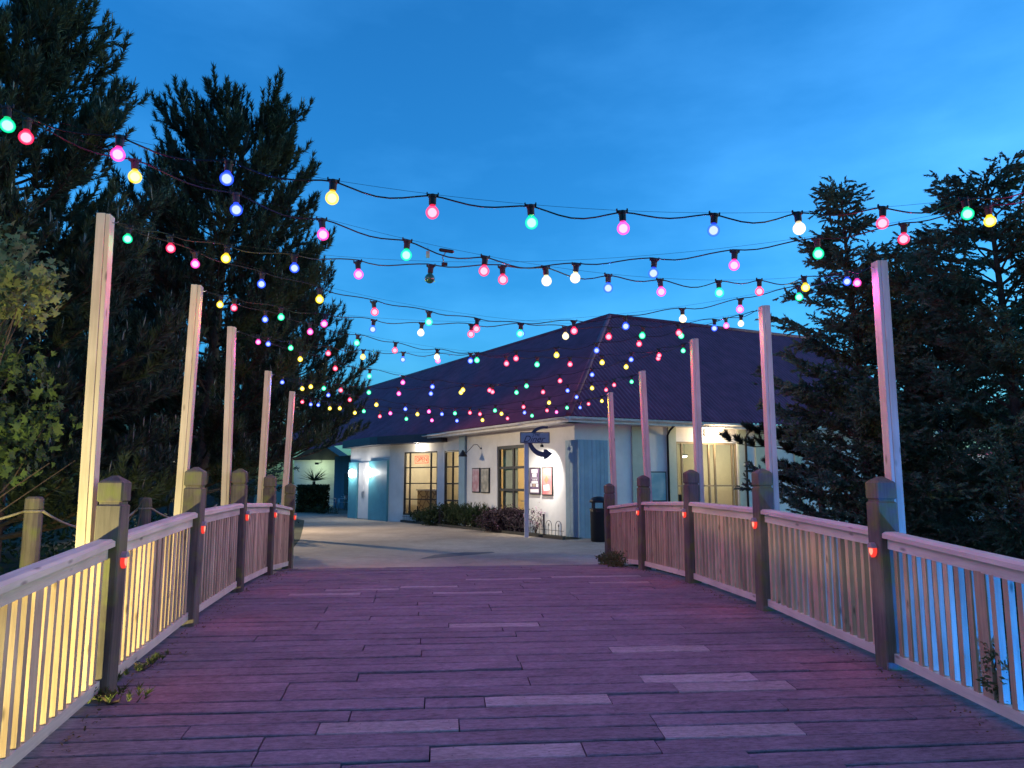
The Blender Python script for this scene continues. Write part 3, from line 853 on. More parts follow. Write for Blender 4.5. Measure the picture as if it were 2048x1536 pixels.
# porch: a wall facing the camera, then the door front
PQ = CORNER + LD * K_SIDE
PE = Vector((-5.2, 32.0, 0)); PD = (PE - PQ).normalized(); PN = Vector((PD.y, -PD.x, 0)); PN = PN if PN.y < 0 else -PN
PL = (PE - PQ).length
ka, kb = k_at(PQ, PD, 874), k_at(PQ, PD, 807)
zpT, zpB = z_at(PQ, PD, ka, 902), 0.30
wall_part('porch_wall', PQ, PD, PN, PL, (0, WALL_H - 0.2), [(ka, kb, zpB, zpT)], M['wall'])
cut = [ka, k_at(PQ, PD, 860), k_at(PQ, PD, 818), kb]
window_part(PQ, PD, PN, ka, kb, zpB, zpT, 3, 4, 0.055, cuts=cut)
DE = Vector((-7.53, 35.2, 0)); DD = (DE - PE).normalized(); DN = Vector((DD.y, -DD.x, 0)); DN = DN if DN.y < 0 else -DN
DL = (DE - PE).length
wall_part('door_wall', PE, DD, DN, DL, (0, WALL_H - 0.2), [], M['wall'])
d1, d2 = k_at(PE, DD, 741), k_at(PE, DD, 718)
zd = z_at(PE, DD, d1, 922)
wbox(PE, DD, DN, 0.02, d1, 0.0, zd, 0.10).build('teal_door_panel', M['teal_door'], diner, bevel=0.01)
wbox(PE, DD, DN, d2, DL - 0.02, 0.0, zd - 0.02, 0.10).build('teal_door_panel', M['teal_door'], diner, bevel=0.01)
for i, (a, b) in enumerate(((d1 + 0.03, (d1 + d2) / 2 - 0.008), ((d1 + d2) / 2 + 0.008, d2 - 0.03))):
    dr = wbox(PE, DD, DN, a, b, 0.03, zd - 0.05, 0.05).build('door', M['wall'], diner, bevel=0.008)
    wbox(PE, DD, DN, (b - 0.09 if i == 0 else a + 0.05), (b - 0.05 if i == 0 else a + 0.09), 0.95, 1.25, 0.09, 0.05).build('door_handle', M['metal'], dr)
for kk, dz in ((d1 - 0.1, 0), (DL - 0.3, 0)):
    pass
# rear of the building (closed, seen only from elsewhere)
BACKK = 34.0
FW = DE - LN * 4.0
navy_boards = flat('navy_boards', (0.035, 0.085, 0.16), rough=0.6)
FWL = k_at(FW, LD, 667)
for i in range(int(FWL / 0.45)):
    wbox(FW, LD, LN, 0.45 * i + 0.004, 0.45 * (i + 1) - 0.004, 0.0, WALL_H - 0.1, 0.03 + random.uniform(-0.004, 0.004), -0.06).build('navy_board', navy_boards, diner)
q = MB(); q.quad(DE, FW - LN * 0.05, FW - LN * 0.05 + ZU * 3.2, DE + ZU * 3.2); q.build('return_wall', M['wall'], diner)
wbox(FW, LD, LN, k_at(FW, LD, 700), k_at(FW, LD, 690), 0.05, 2.2, 0.055, 0.03).build('dark_door', flat('dark_door', (0.02, 0.018, 0.03)), diner)
# porch canopy: dark fascia with a flat roof
q = MB(); cp = [PQ + PN * 0.45 + PD * -0.35, PE + PN * 0.40 + DN * 0.25, PE + PN * 0.3 + DN * 0.40 + DD * 0.6, DE + DN * 0.35 + DD * 0.2, DE - DN * 2.5, PQ - PN * 3]
q.prism(Vector((0, 0, 3.20)), Vector((1, 0, 0)), Vector((0, 1, 0)), [(p.x, p.y) for p in cp][::-1], ZU, 0.34)
q.build('canopy', flat('dark_canopy', (0.045, 0.045, 0.06), rough=0.5), diner)
# right front
RL = 15.0
gk0, gk1 = k_at(CORNER, RD, 1354), k_at(CORNER, RD, 1476)
gzT, gzB = z_at(CORNER, RD, gk0, 883), 0.1
hk0, hk1 = k_at(CORNER, RD, 1520), k_at(CORNER, RD, 1590)
wall_part('side_wall', CORNER, RD, RN, RL, (0, WALL_H), [(gk0, gk1, gzB, gzT)], M['wall'])
tim = flat('tan_window_frame', (0.30, 0.24, 0.15), rough=0.6)
cutr = [gk0, k_at(CORNER, RD, 1367), k_at(CORNER, RD, 1421), k_at(CORNER, RD, 1433), k_at(CORNER, RD, 1468), gk1]
window_part(CORNER, RD, RN, gk0, gk1, gzB, gzT, 5, 2, 0.06, mat=tim, cuts=cutr)
# painted pilasters, downpipes
for a, b in ((1264, 1290), (1337, 1353), (1477, 1494), (1512, 1540), (1590, 1605)):
    wbox(CORNER, RD, RN, k_at(CORNER, RD, a), k_at(CORNER, RD, b), 0, WALL_H - 0.02, 0.05).build('pilaster', M['sage'], diner, bevel=0.006)
a, b = k_at(CORNER, LD, 933), k_at(CORNER, LD, 921)
wbox(CORNER, LD, LN, a, b, 0, WALL_H - 0.02, 0.09).build('pilaster', M['teal'], diner, bevel=0.006)
for px in (1335, 1492):
    k = k_at(CORNER, RD, px); p = CORNER + RD * k + RN * 0.07
    q = MB(); q.tube([p, p + ZU * 3.1, p + ZU * 3.25 + RN * 0.12, p + ZU * 3.4 + RN * 0.38], 0.035, 8); q.build('downpipe', M['black'], diner, smooth=True)
# teal boarded cupboard round the corner: separate boards
cl0 = k_at(CORNER, LD, 1136); cr1 = k_at(CORNER, RD, 1206)
zc = EYE + ray(1165, 880)[1] * 22.4
OUT = 0.30
pc = CORNER + RN * OUT + LN * 0.06
nb = 3
for i in range(nb):
    a = -0.0 + (cl0 + OUT) * i / nb; b = (cl0 + OUT) * (i + 1) / nb
    P2 = CORNER + RN * OUT
    wbox(P2, LD, LN, a + 0.003, b - 0.003, 0.0, zc + random.uniform(-0.004, 0.004), 0.06 + random.uniform(-0.003, 0.003)).build('board', M['teal'], diner)
nb = 7
for i in range(nb):
    a = cr1 * i / nb; b = cr1 * (i + 1) / nb
    wbox(CORNER, RD, RN, a + 0.003 - 0.0, b - 0.003, 0.0, zc + random.uniform(-0.004, 0.004), OUT + random.uniform(-0.004, 0.002), 0.02).build('board', M['teal'], diner)
# eaves: soffit, fascia boards and gutter
OV = 0.55
EZ = 3.46
wd = (LN * 1 + RN * 1)
ce = CORNER + LN * OV + RN * OV
LLEN = 36.0; RLEN = 17.0
def eave(D, N, L, nm):
    if nm == 'l': L = k_at(ce, LD, 836)
    p0 = ce; p1 = ce + D * (L + (0 if nm == 'l' else OV))
    q = MB(); q.bar(p0 + ZU * (EZ - 0.02) - N * 0.015, p1 + ZU * (EZ - 0.02) - N * 0.015, 0.03, 0.17); q.build('fascia', M['fascia'], diner)
    q = MB(); q.quad(p0 + ZU * (EZ - 0.09) - N * 0.03, p1 + ZU * (EZ - 0.09) - N * 0.03, p1 + ZU * (EZ - 0.09) - N * (OV + 0.1), p0 + ZU * (EZ - 0.09) - N * (OV + 0.1)); q.build('soffit', M['fascia'], diner)
    # half-round gutter in lengths, each sagging a little
    n = int(L / 2.4)
    for i in range(n):
        a = p0 + D * (L * i / n + 0.01) + N * 0.06; b = p0 + D * (L * (i + 1) / n - 0.01) + N * 0.06
        z0, z1 = EZ + 0.03 + random.uniform(-0.02, 0.012), EZ + 0.03 + random.uniform(-0.02, 0.012)
        vs = []; fs = []
        for e, zz in ((a, z0), (b, z1)):
            for k in range(7):
                t = math.pi * k / 6
                vs.append(e + N * (0.055 * math.cos(t)) + ZU * (zz - 0.055 * math.sin(t)))
        for k in range(6): fs.append((k, k + 1, 7 + k + 1, 7 + k))
        q = MB(); q.add(vs, fs); q.build('gutter', M['fascia'], diner, smooth=True)
eave(LD, LN, LLEN, 'l'); eave(RD, RN, RLEN, 'r')
# corrugated roof: two long slopes meeting in a hip over the corner
RUN = 5.9; RISE = 4.65
_det = LN.x * RN.y - LN.y * RN.x                       # plan point RUN in from both eaves
HP = Vector(((-RUN * RN.y + RUN * LN.y) / _det, (-RUN * LN.x + RUN * RN.x) / _det, 0))
def slope(D, N, L):
    hipk = HP.dot(D)
    pitch = 0.17; per = 6
    n = int(L / pitch) * per
    sl = (-N * RUN + ZU * RISE); nrm = sl.cross(D).normalized(); nrm = nrm if nrm.z > 0 else -nrm
    vs = []; fs = []
    for i in range(n + 1):
        k = L * i / n
        h = 0.022 * math.sin(2 * math.pi * k / pitch)
        vm = min(1.0, k / hipk)
        for j in range(5):
            vs.append(ce + D * k + ZU * (EZ + 0.075) + N * 0.04 + sl * (vm * j / 4) + nrm * h)
    for i in range(n):
        for j in range(4):
            fs.append((i * 5 + j, (i + 1) * 5 + j, (i + 1) * 5 + j + 1, i * 5 + j + 1))
    q = MB(); q.add(vs, fs); return q.build('roof', M['roof'], diner, smooth=True)
r1 = slope(LD, LN, LLEN); r2 = slope(RD, RN, RLEN)
ap = ce + HP + ZU * (EZ + 0.075 + RISE)
q = MB(); q.tube([ce + ZU * (EZ + 0.12), ap + ZU * 0.02], 0.09, 8); q.build('hip_capping', M['roof'], r1, smooth=True)
q = MB(); q.tube([ap + ZU * 0.02, ap + LD * (LLEN - RUN) + ZU * 0.02], 0.10, 8); q.build('ridge_capping', M['roof'], r1, smooth=True)
q = MB(); q.tube([ap + ZU * 0.02, ap + RD * (RLEN - RUN) + ZU * 0.02], 0.10, 8); q.build('ridge_capping', M['roof'], r2, smooth=True)
# back slopes so that the roof is solid
q = MB()
bl = ap + LD * (LLEN - RUN); br = ap + RD * (RLEN - RUN)
q.quad(ap, bl, bl - LN * 6 - ZU * RISE, ap - LN * 6 - ZU * RISE)
q.quad(ap, ap - RN * 6 - ZU * RISE, br - RN * 6 - ZU * RISE, br)
q.build('rear_roof', M['roof'], diner)
q = MB()
q.quad(CORNER + RD * RL, CORNER + RD * RL - RN * 12, CORNER + RD * RL - RN * 12 + ZU * 3.3, CORNER + RD * RL + ZU * 3.3)
q.build('end_wall', M['wall'], diner)

# rooms behind the windows
warm = (1.0, 0.80, 0.50)
def room(P, D, N, k0, k1, depth, z1, mat, floor=(0.25, 0.18, 0.12)):
    q = MB(); a = P + D * k0 - N * 0.19; b = P + D * k1 - N * 0.19; c = b - N * depth; d = a - N * depth
    q.quad(d, c, c + ZU * z1, d + ZU * z1); q.quad(a, d, d + ZU * z1, a + ZU * z1); q.quad(c, b, b + ZU * z1, c + ZU * z1)
    q.quad(a + ZU * z1, d + ZU * z1, c + ZU * z1, b + ZU * z1)
    rm = q.build('interior_wall', mat, diner)
    q = MB(); q.quad(a + ZU * 0.02, b + ZU * 0.02, c + ZU * 0.02, d + ZU * 0.02); q.build('interior_floor', flat('floor_tiles', floor, rough=0.4), rm)
    return rm
room(CORNER, LD, LN, kwA - 0.8, kwB + 0.8, 3.4, 3.1, M['cream'])
room(CORNER, LD, LN, ks0 - 0.1, K_SIDE - 0.02, 2.6, 3.1, M['cream'])
room(PQ, PD, PN, 0.1, PL - 0.1, 3.0, 3.1, M['cream'])
room(CORNER, RD, RN, gk0 - 0.6, gk1 + 0.6, 3.6, 3.05, M['cream'])
M['tube'] = emit('ceiling_lamp', (1.0, 0.9, 0.72), 14)
def ceiling_lamp(P, D, N, k, depth, z, energy, label, col=warm):
    p = P + D * k - N * depth + ZU * z
    r_ = empty('ceiling_lamp', p, label, 'lamp', 'lamps inside the diner')
    q = MB(); q.lathe(p, [(0.05, 0.0), (0.13, 0.02), (0.13, 0.05), (0.04, 0.07)], 14); q.build('lamp_body', M['black'], r_)
    q = MB(); q.lathe(p, [(0.03, -0.06), (0.09, -0.03), (0.11, -0.002)], 14); q.build('lamp_glass', M['tube'], r_, smooth=True)
    q = MB(); q.tube([p + ZU * 0.07, p + ZU * (3.05 - z)], 0.008, 5); q.build('stem', M['black'], r_)
    lamp('POINT', 'room_light', p - ZU * 0.12, energy, col, r_, 0.08)
    return r_
ceiling_lamp(CORNER, LD, LN, (kwA + kwB) / 2, 2.2, 2.35, 110, 'lit lamp in the diner room behind the window beside the sign', (1.0, 0.66, 0.3))
ceiling_lamp(CORNER, LD, LN, (ks0 + ks1) / 2, 1.5, 2.6, 45, 'lit lamp behind the tall narrow side window')
ceiling_lamp(PQ, PD, PN, PL * 0.5, 1.6, 2.75, 85, 'lit lamp behind the porch window with the red sign', (1.0, 0.85, 0.62))
ceiling_lamp(CORNER, RD, RN, gk0 + 0.35, 1.8, 2.55, 38, 'left of the two lit lamps in the room behind the right front glazing', (1.0, 0.84, 0.56))
ceiling_lamp(CORNER, RD, RN, gk1 - 0.6, 2.0, 2.55, 38, 'right of the two lit lamps in the room behind the right front glazing', (1.0, 0.84, 0.56))
# serving counter with a patterned front behind the porch window
pm, pn_, plk, pp_ = mat_base('patterned_counter')
tcx = pn_.new('ShaderNodeTexCoord'); wv = pn_.new('ShaderNodeTexVoronoi'); wv.feature = 'DISTANCE_TO_EDGE'; wv.inputs['Scale'].default_value = 3.2
crp = pn_.new('ShaderNodeValToRGB'); crp.color_ramp.elements[0].position = 0.03; crp.color_ramp.elements[0].color = (0.16, 0.09, 0.05, 1)
crp.color_ramp.elements[1].position = 0.09; crp.color_ramp.elements[1].color = (0.46, 0.33, 0.17, 1)
plk.new(tcx.outputs['Object'], wv.inputs[0]); plk.new(wv.outputs['Distance'], crp.inputs[0]); plk.new(crp.outputs[0], pp_.inputs['Base Color'])
cr = empty('serving_counter', PQ + PD * (PL * 0.55) - PN * 1.1, 'tan patterned serving counter behind the porch window', 'counter')
ca, cb = k_at(PQ, PD, 848), k_at(PQ, PD, 800)
wbox(PQ, PD, PN, ca, cb, 0.02, 1.28, -1.0, -1.5).build('counter_front', pm, cr)
wbox(PQ, PD, PN, ca - 0.06, cb + 0.05, 1.28, 1.34, -0.95, -1.55).build('worktop', M['wall'], cr)
wbox(PQ, PD, PN, ca + 0.02, ca + 0.3, 1.34, 1.52, -1.1, -1.35).build('till', flat('till_grey', (0.16, 0.19, 0.15)), cr)
# booth seats behind the window beside the sign
bs = empty('booth_seat', CORNER + LD * (kwA + 0.4) - LN * 1.4, 'orange brown booth seat behind the window beside the sign', 'seat')
orange = flat('booth_leather', (0.34, 0.12, 0.05), rough=0.45)
wbox(CORNER, LD, LN, kwA - 0.3, kwA + 0.85, 0.0, 0.75, -0.7, -1.3).build('seat', orange, bs, bevel=0.03)
wbox(CORNER, LD, LN, kwA - 0.3, kwA + 0.85, 0.75, 1.5, -1.15, -1.35).build('backrest', orange, bs, bevel=0.03)
tb = empty('cafe_table', CORNER + LD * (kwA + 0.2) - LN * 0.5, 'table with white menu behind the window beside the sign', 'table')
wbox(CORNER, LD, LN, kwA - 0.2, kwA + 0.9, 0.98, 1.02, -0.25, -0.65).build('table_top', M['wall'], tb)
wbox(CORNER, LD, LN, kwA + 0.3, kwA + 0.38, 0.02, 0.98, -0.40, -0.48).build('pedestal', M['metal'], tb)
bl_ = empty('frosted_screen', CORNER + LD * (kwB - 0.5) - LN * 0.2 + ZU * 0.6, 'pale frosted screen inside the left half of the window beside the sign', 'screen')
wbox(CORNER, LD, LN, (kwA + kwB) / 2 + 0.02, kwB - 0.04, zwB + 0.1, zwT - 0.05, -0.22, -0.24).build('screen_sheet', flat('pale_screen', (0.62, 0.68, 0.66), rough=0.8), bl_)
# chairs and a doorway seen through the right glazing
for i, px in enumerate((1396, 1441, 1455)):
    k = k_at(CORNER, RD, px); p = CORNER + RD * k - RN * (0.8 + 0.4 * i)
    c_ = empty('dining_chair', p, '%s dark dining chair behind the right front glazing' % ['leftmost', 'middle', 'rightmost'][i], 'chair', 'chairs behind the right glazing')
    P2 = Vector((p.x, p.y, 0))
    wbox(P2, RD, RN, -0.2, 0.2, 0.44, 0.50, 0.2, -0.2).build('seat', M['black'], c_, bevel=0.02)
    wbox(P2, RD, RN, -0.2, 0.2, 0.62, 1.22, -0.17, -0.21).build('backrest', M['black'], c_, bevel=0.02)
    for sx in (-0.18, 0.18):
        for sy in (-0.18, 0.18):
            wbox(P2, RD, RN, sx - 0.015, sx + 0.015, 0.02, 0.44 if sy > 0 else 0.62, sy + 0.015, sy - 0.015).build('leg', M['black'], c_)
k = (gk0 + gk1) / 2
dw = empty('inner_doorway', CORNER + RD * k - RN * 3.6, 'pale green inner door with dark posts behind the right front glazing', 'door')
wbox(CORNER, RD, RN, k_at(CORNER, RD, 1412), k_at(CORNER, RD, 1420), 0.02, 2.2, -3.2, -3.35).build('door_post', M['teal'], dw)
wbox(CORNER, RD, RN, k_at(CORNER, RD, 1470), k_at(CORNER, RD, 1478), 0.02, 2.2, -3.2, -3.35).build('door_post', M['teal'], dw)
wbox(CORNER, RD, RN, k_at(CORNER, RD, 1412), k_at(CORNER, RD, 1478), 2.2, 2.4, -3.2, -3.35).build('lintel', M['sage'], dw)

# neon sign
def text_obj(body, size, mat, parent, p, ex, ey, shear=0.0, extrude=0.004, spacing=1.0):
    cu = bpy.data.curves.new('lettering', 'FONT'); cu.body = body; cu.size = size; cu.shear = shear; cu.extrude = extrude
    cu.align_x = 'CENTER'; cu.align_y = 'CENTER'; cu.space_character = spacing
    tmp = bpy.data.objects.new('lettering', cu); COL.objects.link(tmp)
    dg = bpy.context.evaluated_depsgraph_get(); dg.update()
    me = bpy.data.meshes.new_from_object(tmp.evaluated_get(dg))
    bpy.data.objects.remove(tmp)
    me.materials.clear(); me.materials.append(mat)
    o = bpy.data.objects.new('lettering', me)
    ez = Vector(ex).cross(Vector(ey))
    mw = Matrix((Vector(ex), Vector(ey), ez)).transposed().to_4x4(); mw.translation = Vector(p) - wloc(parent)
    o.matrix_local = mw
    link(o, parent); o.matrix_local = mw
    return o
M['neon'] = emit('red_neon', (1.0, 0.09, 0.05), 2.6)
kn = k_at(PQ, PD, 838); pn = PQ + PD * kn - PN * 0.12 + ZU * z_at(PQ, PD, kn, 919)
ns = empty('open_sign', pn, 'red neon OPEN sign hanging in the porch window', 'sign')
PX = -PD                                   # to the viewer's right
text_obj('OPEN', 0.27, M['neon'], ns, pn, PX, ZU, 0, 0.006, 0.95)
for (x0, x1, y0, y1) in ((-0.40, 0.40, 0.13, 0.155), (-0.40, 0.40, -0.155, -0.13), (-0.40, -0.375, -0.13, 0.13), (0.375, 0.40, -0.13, 0.13)):
    q = MB(); q.box(pn + PX * ((x0 + x1) / 2) + ZU * ((y0 + y1) / 2), (x1 - x0, 0.015, y1 - y0), Matrix((PX, PN, ZU)).transposed()); q.build('neon_tube', M['neon'], ns)

# posters in dark frames
def poster(P, D, N, px0, px1, py0, py1, paper, label):
    k0, k1 = k_at(P, D, px0), k_at(P, D, px1)
    if k1 < k0: k0, k1 = k1, k0
    km = (k0 + k1) / 2
    z0, z1 = z_at(P, D, km, py1), z_at(P, D, km, py0)
    r_ = empty('framed_poster', P + D * km + N * 0.0 + ZU * z0, label, 'poster', 'posters on the diner walls')
    wbox(P, D, N, k0, k1, z0, z1, 0.045, 0.002).build('frame', M['black'], r_)
    e = 0.035
    wbox(P, D, N, k0 + e, k1 - e, z0 + e, z1 - e, 0.050, 0.045).build('print', paper, r_)
    rx = D if N.cross(D).z < 0 else -D
    rx = D if D.x > 0 else -D
    return r_, P + D * km, rx, abs(k1 - k0) - 2 * e, z0 + e, z1 - e
def mottled(name, c1, c2, scale=4):
    m, n, l, p = mat_base(name)
    t = n.new('ShaderNodeTexCoord'); x = n.new('ShaderNodeTexNoise'); x.inputs['Scale'].default_value = scale; x.inputs['Detail'].default_value = 3
    r = n.new('ShaderNodeValToRGB'); r.color_ramp.elements[0].position = 0.4; r.color_ramp.elements[1].position = 0.62
    r.color_ramp.elements[0].color = (*c1, 1); r.color_ramp.elements[1].color = (*c2, 1)
    l.new(t.outputs['Object'], x.inputs[0]); l.new(x.outputs[0], r.inputs[0]); l.new(r.outputs[0], p.inputs['Base Color']); p.inputs['Roughness'].default_value = 0.35
    return m
poster(CORNER, LD, LN, 946, 961, 936, 985, mottled('poster_pink', (0.45, 0.22, 0.25), (0.55, 0.42, 0.45)), 'pinkish framed poster, leftmost of the pair left of the tall window')
poster(CORNER, LD, LN, 964, 980, 936, 986, mottled('poster_tan', (0.25, 0.24, 0.20), (0.52, 0.47, 0.38)), 'greyish tan framed poster, right of the pair left of the tall window')
r_, pc_, rx, w, z0, z1 = poster(CORNER, LD, LN, 1061, 1082, 935, 989, mottled('poster_purple', (0.10, 0.055, 0.13), (0.13, 0.07, 0.16)), 'dark purple framed poster with white print under the spotlight')
ink = flat('white_ink', (0.8, 0.78, 0.8), var=0.02)
def mark(x0, x1, y0, y1, mat=None, name='print_mark', tilt=0.0, lift=0.052):
    H = z1 - z0
    m3 = Matrix((rx, LN, ZU)).transposed()
    if tilt: m3 = m3 @ Matrix.Rotation(tilt, 3, 'Y')
    q = MB(); q.box(pc_ + rx * (w * ((x0 + x1) / 2 - 0.5)) + LN * lift + ZU * (z0 + H * (y0 + y1) / 2), (w * (x1 - x0), 0.004, H * (y1 - y0)), m3)
    return q.build(name, mat or ink, r_)
mark(0.18, 0.82, 0.82, 0.97); mark(0.28, 0.72, 0.66, 0.80); mark(0.15, 0.85, 0.610, 0.622)
for x in (0.36, 0.55, 0.74): mark(x - 0.06, x + 0.06, 0.525, 0.56)
mark(0.2, 0.86, 0.40, 0.49); mark(0.08, 0.2, 0.27, 0.40); mark(0.3, 0.62, 0.27, 0.385, flat('poster_photo', (0.38, 0.28, 0.22))); mark(0.7, 0.9, 0.26, 0.38)
mark(0.06, 0.94, 0.04, 0.17)
r_, pc_, rx, w, z0, z1 = poster(CORNER, LD, LN, 1086, 1107, 934, 991, mottled('poster_red', (0.52, 0.14, 0.16), (0.60, 0.30, 0.27), 1.5), 'red framed poster with tilted white card under the spotlight')
mark(0.15, 0.75, 0.14, 0.36, ink, 'white_card', R(-5)); mark(0.3, 0.62, 0.44, 0.68, flat('poster_cone', (0.36, 0.20, 0.11)), 'brown_shape', R(45)); mark(0.1, 0.9, 0.72, 0.98, flat('poster_top', (0.6, 0.45, 0.25)), 'tan_field')
r_, pc_, rx, w, z0, z1 = poster(CORNER, RD, RN, 1298, 1331, 943, 1003, mottled('poster_blue', (0.14, 0.30, 0.38), (0.30, 0.42, 0.46), 2), 'blue framed poster with orange picture on the right front')
q = MB(); q.lathe(Vector((0, 0, 0)), [(0.02, -0.004), (0.2, -0.003), (0.2, 0.003), (0.02, 0.004)], 16)
o = q.build('orange_disc', flat('poster_orange', (0.62, 0.24, 0.06)), r_)
o.location = pc_ + RN * 0.052 + ZU * (z0 + 0.38 * (z1 - z0)) - wloc(r_); o.rotation_euler = (R(90), 0, math.atan2(RD.y, RD.x)); o.scale = (1, 0.6, 1)

# gooseneck lamp, wall lamps, soffit lights
kg = k_at(CORNER, LD, 962); zg = z_at(CORNER, LD, kg, 897); pg = CORNER + LD * kg + LN * 0.0 + ZU * zg
gl = empty('gooseneck_lamp', pg, 'unlit black gooseneck lamp on the white front wall', 'lamp')
q = MB(); q.lathe(pg, [(0.05, -0.02), (0.05, 0.02)], 10); q.build('wall_plate', M['black'], gl)
arm = [pg + LN * (0.02 + 0.12 * i) + ZU * (0.16 * math.sin(i * 1.1)) + LD * (0.05 * i) for i in range(6)]
q = MB(); q.tube(arm, 0.012, 6); q.build('arm', M['black'], gl, smooth=True)
q = MB(); q.lathe(arm[-1], [(0.02, 0.05), (0.05, 0.0), (0.16, -0.16), (0.165, -0.18)], 14); q.build('lamp_shade', M['black'], gl, smooth=True)
M['white_lamp'] = emit('white_wall_lamp', (1.0, 0.97, 0.9), 22)
for px, py, lab in ((708, 947, 'left'), (744, 945, 'right')):
    k = k_at(PE, DD, px); z = z_at(PE, DD, k, py); p = PE + DD * k + DN * 0.13 + ZU * z
    r_ = empty('wall_lamp', p, '%s of the two lit white lamps beside the white doors' % lab, 'lamp', 'lamps beside the white doors')
    q = MB(); q.lathe(p, [(0.05, -0.19), (0.125, -0.12), (0.15, 0.0), (0.125, 0.12), (0.05, 0.19)], 12); q.build('lamp_globe', M['white_lamp'], r_, smooth=True)
    q = MB(); q.box(p - DN * 0.06, (0.1, 0.08, 0.56), Matrix((DD, DN, ZU)).transposed()); q.build('bracket', M['metal'], r_)
    lamp('POINT', 'lamp_light', p + DN * 0.26, 48, (1.0, 0.95, 0.86), r_, 0.1)
ke = k_at(PQ, PD, 843); pe = PQ + PD * ke + PN * 0.30 + ZU * 3.17
r_ = empty('canopy_downlight', pe, 'small lit downlight under the dark porch canopy', 'lamp')
q = MB(); q.lathe(pe, [(0.05, 0.02), (0.07, 0.0), (0.07, -0.04), (0.055, -0.05)], 12); q.build('lamp_body', M['metal'], r_)
q = MB(); q.lathe(pe - ZU * 0.052, [(0.02, -0.03), (0.055, -0.01), (0.055, 0.0)], 12); q.build('lamp_glass', M['white_lamp'], r_, smooth=True)
lamp('POINT', 'lamp_light', pe - ZU * 0.15, 32, (1.0, 0.86, 0.66), r_, 0.05)
ks = k_at(CORNER, RD, 1420); pso = CORNER + RD * ks + RN * 0.06 + ZU * z_at(CORNER, RD, ks, 866)
r_ = empty('bulkhead_lamp', pso, 'lit oblong lamp on the wall above the right front glazing', 'lamp')
q = MB(); q.box(pso, (0.40, 0.05, 0.26), Matrix((RD, RN, ZU)).transposed()); q.build('back_plate', M['wall'], r_, bevel=0.02)
q = MB(); q.box(pso + RN * 0.07, (0.34, 0.10, 0.20), Matrix((RD, RN, ZU)).transposed()); q.build('lamp_glass', M['white_lamp'], r_, bevel=0.03)
lamp('POINT', 'lamp_light', pso + RN * 0.48 - ZU * 0.15, 105, (1.0, 0.74, 0.44), r_, 0.10)

# the sign: white post, board with lettering, curved arrow, spotlight
sp = at(1053, 1073, 22.7); sp.z = 0.03
SD = Vector((1, 0.05, 0)).normalized(); SN = Vector((SD.y, -SD.x, 0))
ppx = FPX / sp.y
def sgn(px, py, out=0.0):
    x, z = ray(px, py); return Vector((x * sp.y, sp.y, EYE + z * sp.y)) + SN * out
sg = empty('diner_sign', sp, 'blue board sign with curved arrow on a white post before the diner', 'sign')
q = MB(); q.bar(sp - ZU * 0.05, sp + ZU * 3.08, 0.13, 0.13, up=(0, 1, 0)); q.build('post', M['wall'], sg, bevel=0.01)
blue = flat('sign_blue', (0.36, 0.38, 0.44), rough=0.5, var=0.15); dkb = flat('sign_arrow_blue', (0.045, 0.055, 0.10), rough=0.45)
c0 = sgn(1069, 876, 0.12)
q = MB(); q.box(c0, (0.86, 0.05, 0.30), Matrix((SD, SN, ZU)).transposed()); q.build('board', blue, sg, bevel=0.01)
for zz in (-0.158, 0.158):
    q = MB(); q.box(c0 + ZU * zz, (0.88, 0.062, 0.018), Matrix((SD, SN, ZU)).transposed()); q.build('board_edge', dkb, sg)
for xx in (-0.435, 0.435):
    q = MB(); q.box(c0 + SD * xx, (0.02, 0.060, 0.298), Matrix((SD, SN, ZU)).transposed()); q.build('board_edge', dkb, sg)
lett = flat('sign_lettering', (0.02, 0.025, 0.06), rough=0.4)
text_obj('THE', 0.13, lett, sg, c0 + SN * 0.030 + SD * 0.03 + ZU * 0.085, SD, ZU, 0.3, 0.004)
text_obj('Diner', 0.27, lett, sg, c0 + SN * 0.030 - SD * 0.04 - ZU * 0.045, SD, ZU, 0.4, 0.004)
# arrow: a thick C that ends in a head pointing right
cc = sgn(1090, 882, 0.0); ra = 32 / ppx
pts_o = []; pts_i = []
for i in range(15):
    t = R(80 + (268 - 80) * i / 14)
    wv_ = (0.035 + 0.045 * (i / 14))
    pts_o.append((ra * 1.02 * math.cos(t) * 0.92, ra * 0.98 * math.sin(t) + 0.0)); pts_i.append((wv_, t))
outer = [((ra + w_) * math.cos(t) * 0.95, (ra * 0.86 + w_) * math.sin(t)) for w_, t in pts_i]
inner = [((ra - w_) * math.cos(t) * 0.95, (ra * 0.86 - w_) * math.sin(t)) for w_, t in pts_i]
q = MB()
for i in range(14):
    q.prism(cc + SN * 0.03, SD, ZU, [outer[i], inner[i], inner[i + 1], outer[i + 1]][::-1], SN, 0.05)
q.build('arrow_band', dkb, sg)
hx, hz = (outer[-1][0] + inner[-1][0]) / 2, (outer[-1][1] + inner[-1][1]) / 2
q = MB(); q.prism(cc + SN * 0.028, SD, ZU, [(hx - 0.03, hz - 0.13), (hx + 0.05, hz - 0.13), (hx + 0.24, hz + 0.03), (hx + 0.05, hz + 0.16), (hx - 0.03, hz + 0.16)], SN, 0.054); q.build('arrow_head', dkb, sg)
